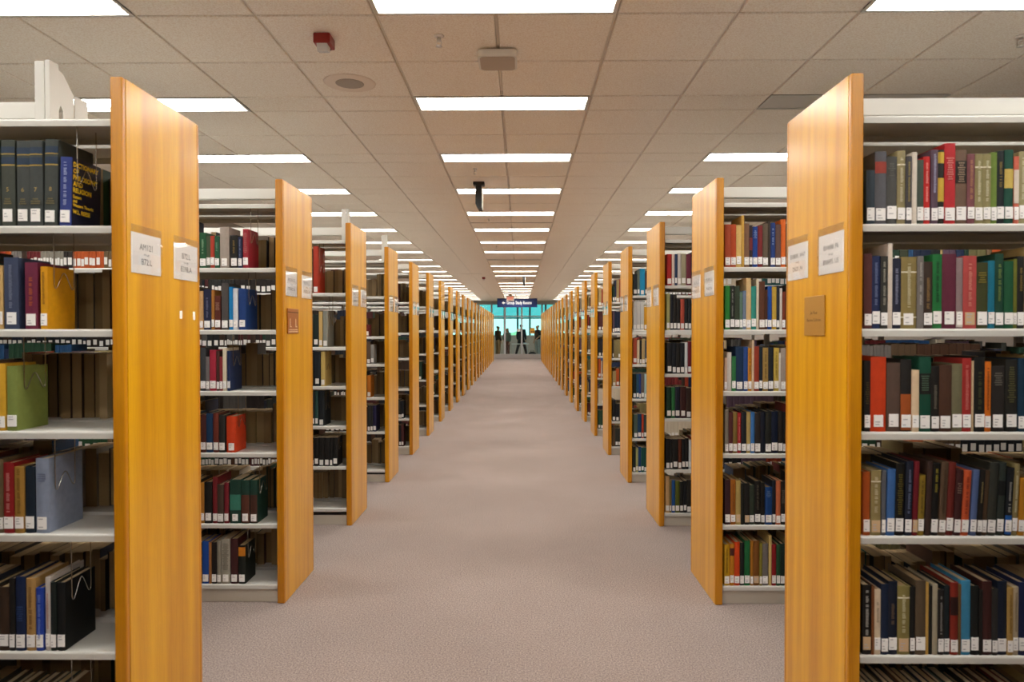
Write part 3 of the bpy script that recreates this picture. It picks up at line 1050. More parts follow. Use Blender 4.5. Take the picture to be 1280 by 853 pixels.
def single(x0, x1, y, z, D, h, hx, deco, s, n, i, pos, lean=0.0, back=False, pages=None):
    """One individual book with its label."""
    global n_ind
    t = x1 - x0
    o = book(t, D, h, '#' + hx, deco=deco, pages=pages)
    if back:
        o.location = (x1, y, z)
        o.rotation_euler = (0, 0, math.pi)
    elif lean:
        a = math.radians(lean)
        o.rotation_euler = (0, a, 0)
        # turn about the lower right edge, so that the book stands on it
        o.location = (x1 - t * math.cos(a), y, z + t * math.sin(a))
    else:
        o.location = (x0, y, z)
    if back:
        lab = f'fore-edge of {ORD[pos]} back-row book from end panel, {SHELF_WORD[i]} shelf, {CASE[(s, n)]}'
        grp = f'back row books, {SHELF_WORD[i]} shelf of the {CASE[(s, n)]}'
    else:
        size = 'thick ' if t > .045 else ('thin ' if t < .016 else ('tall ' if h > .262 else ''))
        ft = feature(deco, t, h)
        lab = f'{size}{colour_word("#" + hx)} book {ft}, {ORD[pos]} from end panel, {SHELF_WORD[i]} shelf, {CASE[(s, n)]}'.replace(' ,', ',')
        if i == 5 and n == 1:
            lab = lab.replace(size, '', 1) if size and size != 'thick ' else lab
        grp = f'books on the {SHELF_WORD[i]} shelf of the {CASE[(s, n)]}'
    import re as _re
    if len(_re.findall(r"[A-Za-z0-9'-]+", lab)) > 16:
        lab = lab.replace(' spine panel', ' panel').replace('with stamped title', '').replace(' ,', ',')
    tag(o, lab, 'book', grp)
    BOOKS[(s, n, i, back, pos)] = o
    n_ind += 1
    return o


def fill(s, n, i, x_from, x_to, back, z, room, rr, pal, skip=0.0):
    """Books of the mass from x_from away from the aisle to x_to (distances from the aisle face)."""
    xf = XL if s < 0 else XR
    x = x_from
    y_s = yr(n) + (PW - .018 if back else .018)
    run = 0
    hh, cc, tt = .23, pal[0], .03
    while x < x_to - .012:
        if run <= 0:
            run = rr.choice([1, 1, 1, 2, 4, 8])
            cc = rr.choice(pal)
            hh = rr.uniform(.185, min(room, .275))
            tt = rr.uniform(.014, .05)
        run -= 1
        t = max(.01, tt * rr.uniform(.85, 1.15))
        h = min(room, hh * rr.uniform(.985, 1.015))
        D = rr.uniform(.13, .185)
        a, b_ = x, x + t - GAP
        X0, X1 = (xf + a, xf + b_) if s > 0 else (xf - b_, xf - a)
        yj = rr.uniform(0, .008) * (-1 if back else 1)
        ys = y_s + yj
        MASS.add(X0, X1, ys, ys + (-D if back else D), z + .0006, z + h, cc, rr.random() < .85, rr.choice(['c3ae8c', '9a8461', '86704f', '7d6849', 'b5a382'] if not back else ['a0875f', '8c744e', '957d58', '7f6948', 'ab926a']))
        x += t


wires = []
for s in (-1, 1):
    for n in range(-1, NR + 1):
        xf = XL if s < 0 else XR
        lv = levels(s, n)
        L = run_len(n)
        Lb = L if n <= 4 else (1.5 if n <= 6 else (.95 if n <= 9 else .5))
        for i, z in enumerate(lv):
            rr = random.Random(1000 * n + 10 * i + (5 if s > 0 else 0))
            top = (lv[i - 1] if i else 2.207)
            room = top - .03 - z
            key = (s, n, i)
            xs = PT + .012
            front_from = xs
            if key in ROWS:
                ox, oy, sc, zb, spec, lean = ROWS[key]
                Yp = yr(n) + .018
                bs = parse(spec)
                _, zfoot = at(ox + 50 / sc, oy + zb / sc, Yp)
                items = []
                for (a, b_, tp, hx, deco) in bs:
                    X0, _ = at(ox + a / sc, oy + zb / sc, Yp)
                    X1, _ = at(ox + b_ / sc, oy + zb / sc, Yp)
                    _, zt = at(ox + (a + b_) / 2 / sc, oy + tp / sc, Yp)
                    items.append([X0, X1, max(.12, min(room - .004, zt - zfoot)), hx, deco])
                lo = xf + xs if s > 0 else -99
                hi = xf - xs if s < 0 else 99
                if s > 0:
                    sh = max(0, lo - items[0][0])
                else:
                    sh = min(0, hi - items[-1][1])
                for it in items:
                    it[0] += sh; it[1] += sh
                prev = -99
                for j, it in enumerate(items):
                    it[0] = max(it[0], prev + GAP)
                    it[1] = max(it[1], it[0] + .006)
                    prev = it[1]
                if s < 0 and prev > hi:
                    for it in items:
                        it[0] -= prev - hi; it[1] -= prev - hi
                order = list(range(len(items)))
                if s < 0:
                    order = order[::-1]
                for pos, j in enumerate(order, 1):
                    X0, X1, h, hx, deco = items[j]
                    ys = Yp + rnd.uniform(0, .004)
                    D = max(.12, min(.19, h * rnd.uniform(.66, .74)))
                    if n <= 2:
                        ln = lean[j] if lean else 0.0
                        if ln:
                            a = math.radians(ln)
                            X1 = X0 + (X1 - X0) * math.cos(a) - .0012
                            h = min(h, (room - .006 - (X1 - X0) * math.sin(a)))
                        single(X0, X1, ys, z + .0006, D, h, hx, deco, s, n, i, pos, lean=ln)
                    else:
                        MASS.add(X0, X1 - GAP, ys, ys + D, z + .0006, z + h, hx, True)
                ends = [abs(items[0][0] - xf), abs(items[-1][1] - xf), abs(items[0][1] - xf), abs(items[-1][0] - xf)]
                front_from = max(ends) + GAP + (0.02 if lean and s > 0 else 0.001)
                if s < 0 and 1 <= n <= 3:
                    wires.append((s, n, i, items[-1][1], z, top))
            elif s < 0:
                if n == 3 and i == 5 or n == 4 and i in (0, 5):
                    front_from = xs + .45
                else:
                    front_from = xs + rr.choice([.06, .12, .16, .2, .26])
            fill(s, n, i, front_from, Lb, False, z, min(room - .006, .30), rr, PAL if s > 0 or n == 2 else PAL_L)
            # the row that faces the next aisle
            back_from = xs
            if s < 0 and n in (1, 2) and i < 5:
                # its books that show at the aisle end are individuals
                span = {1: .30, 2: .20}[n]
                x = xs
                pos = 1
                hb = rr.uniform(.2, min(room - .03, .25))
                nb = 6 if n == 1 else 5
                while pos <= nb and x < span:
                    t = rr.uniform(.026, .046) if n == 1 else rr.uniform(.024, .04)
                    h = min(room - .01, hb * rr.uniform(.94, 1.04))
                    X1 = xf - x
                    single(X1 - t + GAP, X1, yr(n) + PW - .018, z + .0006, rr.uniform(.14, .165), h, rr.choice(PAL_L), 'n', s, n, i, pos, back=True,
                           pages=rr.choice([PAGES_OLD, PAGES_OLD, PAGES_DARK]))
                    x += t
                    pos += 1
                back_from = x + GAP
            if (s, n, i) == (1, 1, 4):
                o = single(xf + .205, xf + .238, yr(n) + PW - .02, z + .0006, .16, .232, '12625e', 'n', s, n, i, 1, back=True, pages=PAGES_OLD)
                o['label'] = 'dark teal book standing first in the back row, fifth shelf, nearest right bookcase'
                wires.append((s, n, i, xf + .2005 - .0084 - .0006, z, top))
                back_from = .2395
            fill(s, n, i, back_from, Lb, True, z, min(room - .01, .26), rr, PAL_L if rr.random() < .5 else PAL)
o = MASS.build('shelved_books')
tag(o, 'all the other books filling the shelves of the further bookcases and back rows', 'books', None, 'stuff')

# hanging wire book supports at the end of each left-hand row
for (s, n, i, xe, z, top) in wires:
    x = xe + .0042
    y0 = yr(n) + (.05 if s < 0 else PW - .16)
    H = top - .0045
    zl = z + (top - z) * .40
    dz_ = (top - z) * .16
    path = [(x, y0, H - .002), (x, y0, zl + .03), (x, y0 + .001, zl + .008), (x, y0 + .008, zl), (x, y0 + .016, zl + .006), (x, y0 + .034, zl + dz_ * .7), (x, y0 + .046, zl + dz_),
            (x, y0 + .056, zl + dz_), (x, y0 + .066, zl + dz_ * .8), (x, y0 + .088, zl + .006), (x, y0 + .096, zl), (x, y0 + .103, zl + .008), (x, y0 + .104, zl + .03), (x, y0 + .104, H - .002)]
    # smooth the bends
    for _ in range(2):
        q = [path[0]]
        for a, b_ in zip(path, path[1:]):
            q.append(tuple(.75 * a[k] + .25 * b_[k] for k in range(3)))
            q.append(tuple(.25 * a[k] + .75 * b_[k] for k in range(3)))
        q.append(path[-1])
        path = q
    mb = MB()
    mb.tube(path, .0016, 8)
    w = mb.build('wire_book_support', STEEL, smooth=True)
    cs = 'nearest right bookcase' if s > 0 else {1: 'nearest left bookcase', 2: 'second left bookcase', 3: 'third left bookcase'}[n]
    tag(w, f'bent wire book support hanging over the {SHELF_WORD[i]} shelf at {"back" if s > 0 else "front"} row end, {cs}', 'book support', 'wire book supports')

# front cover of the dictionary that closes the top row of the nearest left bookcase
o = BOOKS[(-1, 1, 0, False, 1)]
bb = [Vector(c) for c in o.bound_box]
bt, bd, bh = max(c.x for c in bb), max(c.y for c in bb), max(c.z for c in bb)
mb = MB(); mb.box(bt - .0004, bt + .0006, .006, bd, .0005, bh - .0005)
mb.build('front_cover', plain('dark_navy_cover', '#12142c', .4), o)
mb = MB()
zt = bh - .022
for tx, sz in (('DICTIONARY', .0165), ('OF', .0165), ('PHILOSOPHY', .0165), ('AND', .0165), ('RELIGION', .0165), ('Eastern', .011), ('and', .011), ('Western Thought', .011), ('W.L. REESE', .014)):
    v, f = text_pts(tx, sz * 1.35, True)
    x_min = min(p[0] for p in v)
    if tx == 'W.L. REESE':
        zt -= .008
    put_text(mb, tx, sz * 1.35, (bt + .0009, .010 - x_min, zt), (0, 1, 0), (0, 0, 1), bold=True)
    zt -= sz * 1.28
mb.build('cover_lettering', plain('yellow_lettering', '#f0cc20', .5), o, fix=False)
o['label'] = 'blue-spined dictionary with yellow cover lettering at row end, top shelf, nearest left bookcase'
vol = iter('876543')
for q in range(2, 7):
    ob = BOOKS.get((-1, 1, 0, False, q))
    if ob:
        bx = max(c[0] for c in ob.bound_box)
        bz = max(c[2] for c in ob.bound_box)
        ch = next(vol)
        mb = MB()
        put_text(mb, ch, .020, (bx / 2, -.0012, bz * .42), (1, 0, 0), (0, 0, 1))
        mb.build('volume_number', plain('stamped_gold', '#a8904a', .5), ob, fix=False)
        ob['label'] = 'dark grey-green encyclopedia volume %s with navy bands, top shelf, nearest left bookcase' % {'8': 'eight', '7': 'seven', '6': 'six', '5': 'five', '4': 'four', '3': 'three'}[ch]


# ------------------------------------------------------------------ signs on the end panels
SIGN_TXT = {(-1, 1, 0): ('AM121', 'B72.L'), (-1, 1, 1): ('B72.L', 'B398.A'), (1, 1, 0): ('BX4688 .P6', 'BX8495 .U5'), (1, 1, 1): ('BX8695 .W47', 'DA30 .P4')}


def panel_sign(s, n, j):
    xf = XL if s < 0 else XR
    nx = 1 if s < 0 else -1        # towards the aisle
    ya, yb = (.040, .234) if j == 0 else (.324, .518)
    yc = (ya + yb) / 2
    za, zb, zt = 1.703, 1.842, 1.868
    root = empty('range_sign', (xf, yr(n) + yc, za))
    hw = (yb - ya) / 2
    case = ('nearest' if n == 1 else ORD[n]) + (' left' if s < 0 else ' right') + ' bookcase'
    which = 'nearer edge' if j == 0 else 'farther edge'
    tag(root, f'white call-number sign in clear holder, {which} of end panel, {case}', 'sign', 'call-number signs on the end panels')
    mb = MB(); mb.box(nx * .0006, nx * .0022, -hw + .003, hw - .003, .002, zb - za)
    mb.build('card', PAPER, root)
    # clear holder: back plate and bowed front sheet
    prof = [(nx * .0035, 0), (nx * .006, .03), (nx * .0072, .07), (nx * .0066, .11), (nx * .0045, zb - za + .004), (nx * .0025, zt - za)]
    pts = prof + [(a + nx * .0008, b_) for a, b_ in prof[::-1]]
    mb = MB()
    mb.prism([(a, b_) for a, b_ in pts], 1, -hw, hw)
    mb.build('clear_holder', ACRYLIC, root, smooth=False)
    mb = MB()
    u = (0, nx, 0)
    w = (0, 0, 1)
    a_, b_ = SIGN_TXT.get((s, n, j), ('PR%d .C%d' % (1100 + n * 137 % 900, n % 9), 'PR%d .S%d' % (2400 + n * 211 % 900, (n * 3) % 9)))
    ox = nx * .0025
    sz = .030 if len(a_) < 8 else .024
    put_text(mb, a_, sz, (ox, 0, .092), u, w)
    put_text(mb, 'through', .011, (ox, 0, .068), u, w)
    put_text(mb, b_, sz, (ox, 0, .042), u, w)
    mb.build('lettering', BLACK_INK, root, fix=False)


for s in (-1, 1):
    for n in range(1, 13):
        for j in (0, 1):
            panel_sign(s, n, j)

# brass plaque on the nearest right panel
root = empty('donor_plaque', (XR, yr(1) + .265, 1.490))
tag(root, 'square brass plaque with two engraved lines on the nearest right end panel', 'plaque')
mb = MB(); mb.rbox(-.0045, -.0005, -.085, .085, 0, .143, .0012); mb.build('plate', BRASS, root)
mb = MB()
put_text(mb, 'Jac Ross', .0175, (-.0049, 0, .083), (0, -1, 0), (0, 0, 1))
put_text(mb, 'Business Collection', .0150, (-.0049, 0, .056), (0, -1, 0), (0, 0, 1))
mb.build('engraving', plain('engraved_ink', '#4a3418', 0.7), root, fix=False)
# reddish plaque on the second left panel
root = empty('donor_plaque', (XL, yr(2) + .155, 1.493))
tag(root, 'reddish brown plaque with pale lettering on the second left end panel', 'plaque')
mb = MB(); mb.rbox(.0005, .006, -.095, .095, 0, .142, .0015); mb.build('plate', plain('red_brown_plate', '#96551f', 0.3), root)
mb = MB()
pale = plain('pale_plaque_print', '#d6b490', 0.5)
for a in (-.062, .035):
    mb.box(.006, .0066, a, a + .012, .042, .085)
    mb.box(.006, .0066, a, a + .03, .036, .042)
mb.box(.006, .0066, -.075, .075, .019, .024)
mb.box(.006, .0066, -.08, .08, .008, .013)
mb.build('lettering', pale, root)
mb = MB(); mb.box(.006, .0068, -.09, .09, .118, .1235); mb.build('top_line', plain('dark_plaque_line', '#5a2c10', 0.5), root)

# ------------------------------------------------------------------ things on the ceiling
def sprinkler(x, y, lab):
    root = empty('sprinkler_head', (x, y, CEIL))
    tag(root, lab, 'sprinkler', 'ceiling sprinkler heads')
    mb = MB(); mb.lathe([(.028, 0), (.028, -.003), (.02, -.008), (.012, -.010)], (0, 0, 0), 20); mb.build('escutcheon', CHROME, root, smooth=True)
    mb = MB(); mb.lathe([(.010, -.010), (.010, -.022), (.013, -.023), (.013, -.030), (.006, -.031)], (0, 0, 0), 14); mb.build('body', CHROME, root, smooth=True)
    mb = MB()
    for sx in (-1, 1):
        mb.tube([(sx * .009, 0, -.026), (sx * .014, 0, -.036), (sx * .011, 0, -.046), (sx * .002, 0, -.054)], .0022, 6)
    mb.build('frame_arms', CHROME, root, smooth=True)
    mb = MB(); mb.lathe([(.004, -.052), (.017, -.056), (.018, -.058), (.004, -.060)], (0, 0, 0), 16); mb.build('deflector', CHROME, root, smooth=True)


for q in range(6):
    sprinkler(-.436, 3.76 + 3.06 * q, f'small chrome sprinkler head above the aisle, {ORD[q + 1]} counting toward the glass wall')
sprinkler(2.72, 3.80, 'chrome sprinkler head over the nearest right bookcase')


def strobe(x, y, lab):
    root = empty('fire_alarm_strobe', (x, y, CEIL))
    tag(root, lab, 'fire alarm', 'fire alarm strobes')
    mb = MB(); mb.rbox(-.045, .045, -.055, .055, -.055, -.0005, .006); mb.build('housing', RED_PL, root)
    mb = MB()
    mb.prism([(-.05, -.0555), (.02, -.0555), (.012, -.085), (-.035, -.092)], 0, -.028, .028)
    mb.build('lens', CLEAR_PL, root)
    mb = MB()
    for a in (-.02, -.007, .006, .019):
        mb.box(a, a + .006, .026, .05, -.0565, -.055)
    mb.build('sounder_slots', DARK_PL, root)


strobe(-1.06, 3.76, 'red fire alarm strobe with clear lens on ceiling near round speaker')
strobe(-1.07, 20.6, 'small dark red fire alarm strobe far along the ceiling')

root = empty('ceiling_speaker', (-1.093, 4.46, CEIL))
tag(root, 'round flush ceiling speaker with grey grille', 'speaker')
mb = MB(); mb.lathe([(.165, -.0005), (.163, -.004), (.15, -.006), (.092, -.006)], (0, 0, 0), 48); mb.build('ring', plain('speaker_ring', '#ecdfd1', 0.6), root, smooth=True)
mb = MB(); mb.lathe([(.090, -.0065), (.085, -.008), (.02, -.009)], (0, 0, 0), 40); mb.build('grille', plain('speaker_grille', '#a89c90', 0.6, noise=.25, nscale=400), root, smooth=True)

root = empty('wireless_access_point', (LC - .005, 4.02, CEIL))
tag(root, 'white rounded wireless access point on the ceiling above the aisle', 'access point')
def rounded_slab(mb, hw, hd, z0, z1, r, ins=0.0):
    pts = []
    for cx, cy, a0 in ((hw - r, hd - r, 0), (-hw + r, hd - r, 90), (-hw + r, -hd + r, 180), (hw - r, -hd + r, 270)):
        for q in range(7):
            a = math.radians(a0 + 15 * q)
            pts.append((cx + r * math.cos(a), cy + r * math.sin(a)))
    mb.prism(pts, 2, z0, z1)
mb = MB(); rounded_slab(mb, .112, .112, -.050, -.012, .035); mb.build('shell', WHITE, root)
mb = MB(); rounded_slab(mb, .100, .100, -.053, -.0502, .030); mb.build('face', plain('access_point_face', '#b9ab9c', 0.55), root)
mb = MB(); rounded_slab(mb, .06, .06, -.0118, -.0005, .02); mb.build('bracket', DARK_PL, root)


def hang_unit(x, y, lab):
    root = empty('ceiling_hung_unit', (x, y, CEIL))
    tag(root, lab, 'hung unit', 'ceiling-hung units')
    mb = MB(); mb.rbox(-.06, .06, -.06, .06, -.035, -.0005, .006); mb.build('mount', DARK_PL, root)
    mb = MB()
    mb.prism([(-.035, -.036), (.03, -.036), (.03, -.285), (-.005, -.285), (-.035, -.235)], 1, -.05, .16)
    mb.build('housing', DARK_PL, root)
    mb = MB(); mb.rbox(.0305, .0385, -.048, .158, -.28, -.05, .002); mb.build('side_panel', WHITE, root)


hang_unit(-.437, 7.46, 'black ceiling-hung unit with white side panel above the aisle, the nearer one')
hang_unit(.13, 20.2, 'grey-looking ceiling-hung unit far along the aisle, the farther one')

# slot diffusers
for (x, y, w, lab) in ((LC, ylight(5) + .9144, 1.21, 'dark slot air diffuser across the aisle ceiling, the nearer one'),
                       (LC - 1.22, ylight(11) + .9144, .6, 'short dark slot air diffuser left of the aisle lights'),
                       (LC, ylight(13) + .9144, 1.21, 'dark slot air diffuser across the aisle ceiling, the farther one')):
    root = empty('air_diffuser', (x, y, CEIL))
    tag(root, lab, 'air vent', 'slot air diffusers')
    mb = MB()
    mb.rbox(-w / 2, w / 2, -.028, -.018, -.005, -.0005, .001); mb.rbox(-w / 2, w / 2, .018, .028, -.005, -.0005, .001)
    mb.build('slot_frame', GRID, root)
    mb = MB(); mb.box(-w / 2, w / 2, -.0175, .0175, -.003, -.0005); mb.build('slot', DARK_PL, root)

# hanging signs at the far end
root = empty('hanging_sign', (0, 33.0, CEIL))
tag(root, 'navy hanging sign with white arrow reading Group Study Rooms at aisle end', 'sign')
xa, xb = -1.07, .84
zs0, zs1 = 2.63 - CEIL, 3.055 - CEIL
mb = MB(); mb.rbox(xa, xb, -.03, .03, zs0, zs1, .006); mb.build('board', NAVY, root)
mb = MB()
put_text(mb, 'Group Study Rooms', .205, (-.02, -.0315, (zs0 + zs1) / 2), (.70, 0, 0), (0, 0, 1), bold=True)
mb.build('lettering', SIGN_WHITE, root, fix=False)
mb = MB()
cxs, czs = -.76, (zs0 + zs1) / 2
mb.prism([(cxs - .09, czs), (cxs, czs + .08), (cxs, czs + .03), (cxs + .07, czs + .03), (cxs + .07, czs - .03), (cxs, czs - .03), (cxs, czs - .08)], 1, -.033, -.0305)
mb.build('arrow', SIGN_WHITE, root)
for xr in (xa + .25, xb - .25):
    mb = MB(); mb.tube([(xr, 0, zs1), (xr, 0, -.001)], .006, 8); mb.build('hanger', ALU, root)

root = empty('exit_sign', (-.41, 30.4, CEIL))
tag(root, 'white ceiling exit sign with red letters in front of the navy sign', 'exit sign')
mb = MB(); mb.rbox(-.17, .17, -.025, .025, -.29, -.05, .006); mb.build('housing', plain('exit_housing', '#f2e6e4', 0.4), root)
mb = MB(); put_text(mb, 'EXIT', .125, (0, -.0262, -.17), (1, 0, 0), (0, 0, 1), bold=True); mb.build('letters', emit('exit_letters', '#ff2a22', 0.9), root, fix=False)
mb = MB(); mb.rbox(-.07, .07, -.04, .04, -.05, -.0005, .005); mb.build('canopy_mount', DARK_PL, root)

# ------------------------------------------------------------------ glazed partition at the end, study room behind it
def frame_piece(name, x0, x1, y0, y1, z0, z1, mat, parent=None):
    mb = MB(); mb.rbox(x0, x1, y0, y1, z0, z1, .004)
    return mb.build(name, mat, parent)


mullX = [-4.2, -3.4, -2.4, -1.52, -.80, .12, 1.22, 2.2, 3.3, 4.2]
win = empty('window_1', (0, FAR, 0))
tag(win, 'glazed partition of tall framed panes closing the aisle end', kind='structure')
frame_piece('window_frame', -XW, XW, -.05, .05, CEIL - .16, CEIL, ALU, win)
frame_piece('window_sill', -XW, XW, -.05, .05, .0, .24, plain('partition_base', '#a79f99', 0.5), win)
frame_piece('window_frame', -XW, XW, -.03, .03, 2.27, 2.33, ALU, win)
for x in mullX:
    w_ = .045 if abs(x + .8) > .05 else .05
    frame_piece('window_frame', x - w_, x + w_, -.045, .045, .24, CEIL - .16, PALE_ALU if x in (-.80, .12) else ALU, win)
mb = MB(); mb.box(-XW, XW, -.004, .004, .24, CEIL - .16); mb.build('window_pane', GLASS, win)

# back wall of the study room with its windows
mb = MB(); mb.box(-XW, XW, ROOM2, ROOM2 + .2, 0, 1.19)
struct('wall_back', mb, plain('study_wall', '#b8aea4', 0.8))
win2 = empty('window_2', (0, ROOM2 + .1, 0))
tag(win2, 'outer window band of the study room with teal upper panes', kind='structure')
for x in [-4.19, -2.7, -.92, -.12, .63, 1.6, 3, 4.19]:
    frame_piece('window_frame', x - .06, x + .06, -.06, .06, 1.19, CEIL, plain('teal_frame', '#4a8088', 0.4) if x == -4.19 else bpy.data.materials['teal_frame'], win2)
frame_piece('window_frame', -XW, XW, -.05, .05, 2.24, 2.32, bpy.data.materials['teal_frame'], win2)
frame_piece('window_sill', -XW, XW, -.12, .06, 1.19, 1.235, METAL_B, win2)
mb = MB(); mb.box(-XW, XW, -.004, .004, 2.32, CEIL); mb.build('window_pane', TEAL_GLASS, win2)
mb = MB(); mb.box(-XW, XW, -.004, .004, 1.235, 2.24); mb.build('window_pane', PALE_GLASS, win2)
mb = MB(); mb.box(-XW, XW, FAR + .1, ROOM2 + .2, CEIL, CEIL + .08); struct('ceiling_2', mb, plain('study_ceiling', '#c9c2b8', .8))

for q, x in enumerate((-2.6, 0.0, 2.6)):  # unseen lights added to brighten the room and people behind the glass
    o = empty('ceiling_light', (x, FAR + 2.2, 0))
    tag(o, f'rectangular ceiling light in the study room behind the glass, {ORD[q + 1]} across', 'ceiling light', 'added study room lights')
    link('light_frame', ME_FRAME, o, (0, 0, -.045))
    link('diffuser', ME_LENS, o, (0, 0, -.045))

# ground and shrubs outside the study room
mb = MB(); mb.box(-60, 60, ROOM2 + .2, ROOM2 + 90, -.3, -.15)
o = struct('ground', mb, plain('lawn', '#8fb07a', 0.9, noise=.2, nscale=2))
def shrub(x, y, r, h, seed):
    rr = random.Random(seed)
    bm = bmesh.new()
    bmesh.ops.create_icosphere(bm, subdivisions=3, radius=1)
    for v in bm.verts:
        k = 1 + .22 * math.sin(5 * v.co.x + seed) * math.cos(4 * v.co.y - seed) + rr.uniform(-.07, .07)
        v.co = Vector((v.co.x * r * k, v.co.y * r * k, max(-.98, v.co.z) * h / 2 * k))
    mb = MB(); mb.addbm(bm)
    root = empty('shrub', (x, y, -.15))
    ob = mb.build('foliage', plain('shrub_leaves', '#b4cfa8', 0.8, noise=.4, nscale=6) if seed == 1 else bpy.data.materials['shrub_leaves'], root, (0, 0, h / 2 + .05))
    mb = MB(); mb.tube([(0, 0, 0), (.02, 0, h * .3), (0, .03, h * .55)], [.05, .04, .03], 8)
    mb.build('stem', plain('shrub_bark', '#5a4a3a', .9) if seed == 1 else bpy.data.materials['shrub_bark'], root)
    return root
tag(shrub(-.35, ROOM2 + 14, .9, 1.45, 1), 'hazy green shrub outside the study room window, left of centre', 'shrub', 'shrubs outside')
tag(shrub(2.2, ROOM2 + 15, .9, 1.4, 2), 'hazy green shrub outside the study room window, right of centre', 'shrub', 'shrubs outside')


# ------------------------------------------------------------------ people
def skin_obj(name, nodes, edges, radii, mat, parent, root_key, sub=1):
    keys = list(nodes)
    idx = {k: i for i, k in enumerate(keys)}
    me = bpy.data.meshes.new(name)
    me.from_pydata([nodes[k] for k in keys], [(idx[a], idx[b]) for a, b in edges], [])
    me.materials.append(mat)
    o = link(name, me, parent)
    md = o.modifiers.new('skin', 'SKIN')
    md.use_smooth_shade = True
    for i, k in enumerate(keys):
        r = radii[k]
        sv = me.skin_vertices[0].data[i]
        sv.radius = r if isinstance(r, tuple) else (r, r)
        sv.use_root = (k == root_key)
    ss = o.modifiers.new('sub', 'SUBSURF')
    ss.levels = sub
    ss.render_levels = sub
    return o


def person(loc, rz, H, skin, cols, label, pose=None, long_hair=False, long_sleeve=True):
    """A standing figure; faces its local -y. pose overrides joints (unit: a 1.75 m figure)."""
    J = {'pelvis': (0, 0, .95), 'waist': (0, 0, 1.10), 'chest': (0, 0, 1.30), 'upper': (0, .005, 1.42), 'collar': (0, .004, 1.475), 'neck': (0, -.004, 1.515), 'jaw': (0, -.022, 1.575), 'head': (0, -.012, 1.645), 'crown': (0, -.005, 1.70)}
    for sd, sx in (('L', -1), ('R', 1)):
        J.update({'sh' + sd: (sx * .17, .005, 1.41), 'el' + sd: (sx * .215, .02, 1.14), 'wr' + sd: (sx * .215, -.06, .91), 'pa' + sd: (sx * .212, -.085, .84),
                  'hip' + sd: (sx * .085, 0, .90), 'kn' + sd: (sx * .095, -.01, .50), 'an' + sd: (sx * .095, .025, .09), 'toe' + sd: (sx * .10, -.12, .035)})
    for k, v in (pose or {}).items():
        J[k] = v
    sc = H / 1.75
    R = {'pelvis': (.14, .10), 'waist': (.125, .09), 'chest': (.15, .10), 'upper': (.12, .08), 'collar': .062, 'neck': .052, 'jaw': (.068, .082), 'head': (.084, .102), 'crown': (.076, .092)}
    for sd in 'LR':
        R.update({'sh' + sd: .055, 'el' + sd: .042, 'wr' + sd: .028, 'pa' + sd: (.036, .018), 'hip' + sd: .085, 'kn' + sd: .056, 'an' + sd: .038, 'toe' + sd: .034})
    E = [('pelvis', 'waist'), ('waist', 'chest'), ('chest', 'upper'), ('upper', 'collar'), ('collar', 'neck'), ('neck', 'jaw'), ('jaw', 'head'), ('head', 'crown')]
    for sd in 'LR':
        E += [('upper', 'sh' + sd), ('sh' + sd, 'el' + sd), ('el' + sd, 'wr' + sd), ('wr' + sd, 'pa' + sd), ('pelvis', 'hip' + sd), ('hip' + sd, 'kn' + sd), ('kn' + sd, 'an' + sd), ('an' + sd, 'toe' + sd)]
        # five fingers
        w, p = Vector(J['wr' + sd]), Vector(J['pa' + sd])
        d = (p - w).normalized()
        side = Vector((1, 0, 0)) - d * d.x
        side.normalize()
        nrm = d.cross(side)
        for q, (off, ln) in enumerate(((-.027, .066), (-.009, .078), (.009, .074), (.027, .058))):
            a = p + side * off + d * .02
            b_ = a + d * ln * .55
            c = b_ + (d * .85 + nrm * .3) * ln * .45
            for nm, pt, r in (('f%da' % q, a, .009), ('f%db' % q, b_, .0085), ('f%dc' % q, c, .0075)):
                J[nm + sd] = tuple(pt); R[nm + sd] = r
            E += [('pa' + sd, 'f%da' % q + sd), ('f%da' % q + sd, 'f%db' % q + sd), ('f%db' % q + sd, 'f%dc' % q + sd)]
        a = w + d * .03 - side * .03
        b_ = a + d * .03 - side * .022
        for nm, pt, r in (('ta', a, .011), ('tb', b_, .009)):
            J[nm + sd] = tuple(pt); R[nm + sd] = r
        E += [('wr' + sd, 'ta' + sd), ('ta' + sd, 'tb' + sd)]
    J = {k: tuple(x * sc for x in v) for k, v in J.items()}
    R = {k: (tuple(x * sc for x in v) if isinstance(v, tuple) else v * sc) for k, v in R.items()}
    root = empty('person', loc, rz)
    tag(root, label, 'person', 'people behind the glass')
    skin_obj('body', J, E, R, skin, root, 'pelvis')

    def subset(keys, extra, over=None):
        n_ = {k: J[k] for k in keys}
        e_ = [(a, b_) for a, b_ in E if a in n_ and b_ in n_]
        r_ = {}
        for k in keys:
            v = R[k]
            v = v if isinstance(v, tuple) else (v, v)
            r_[k] = tuple(x + extra for x in v)
        if over:
            for k, v in over.items():
                if k in r_: r_[k] = v
        return n_, e_, r_
    J['hem'] = tuple(x * sc for x in (0, 0, .87)); R['hem'] = (.15 * sc, .11 * sc)
    E.append(('hem', 'waist'))
    top_keys = ['hem', 'waist', 'chest', 'upper', 'collar', 'shL', 'shR', 'elL', 'elR'] + (['wrL', 'wrR'] if long_sleeve else [])
    n_, e_, r_ = subset(top_keys, .034, {'pelvis': (.190, .150), 'hem': (.200, .168), 'waist': (.172, .138), 'collar': (.082, .082)})
    skin_obj('top', n_, e_, r_, cols['top'], root, 'chest')
    n_, e_, r_ = subset(['waist', 'pelvis', 'hipL', 'hipR', 'knL', 'knR', 'anL', 'anR'], .026, {'pelvis': (.180, .150), 'waist': (.15, .118), 'hipL': (.122, .122), 'hipR': (.122, .122)})
    skin_obj('trousers', n_, e_, r_, cols['legs'], root, 'pelvis')
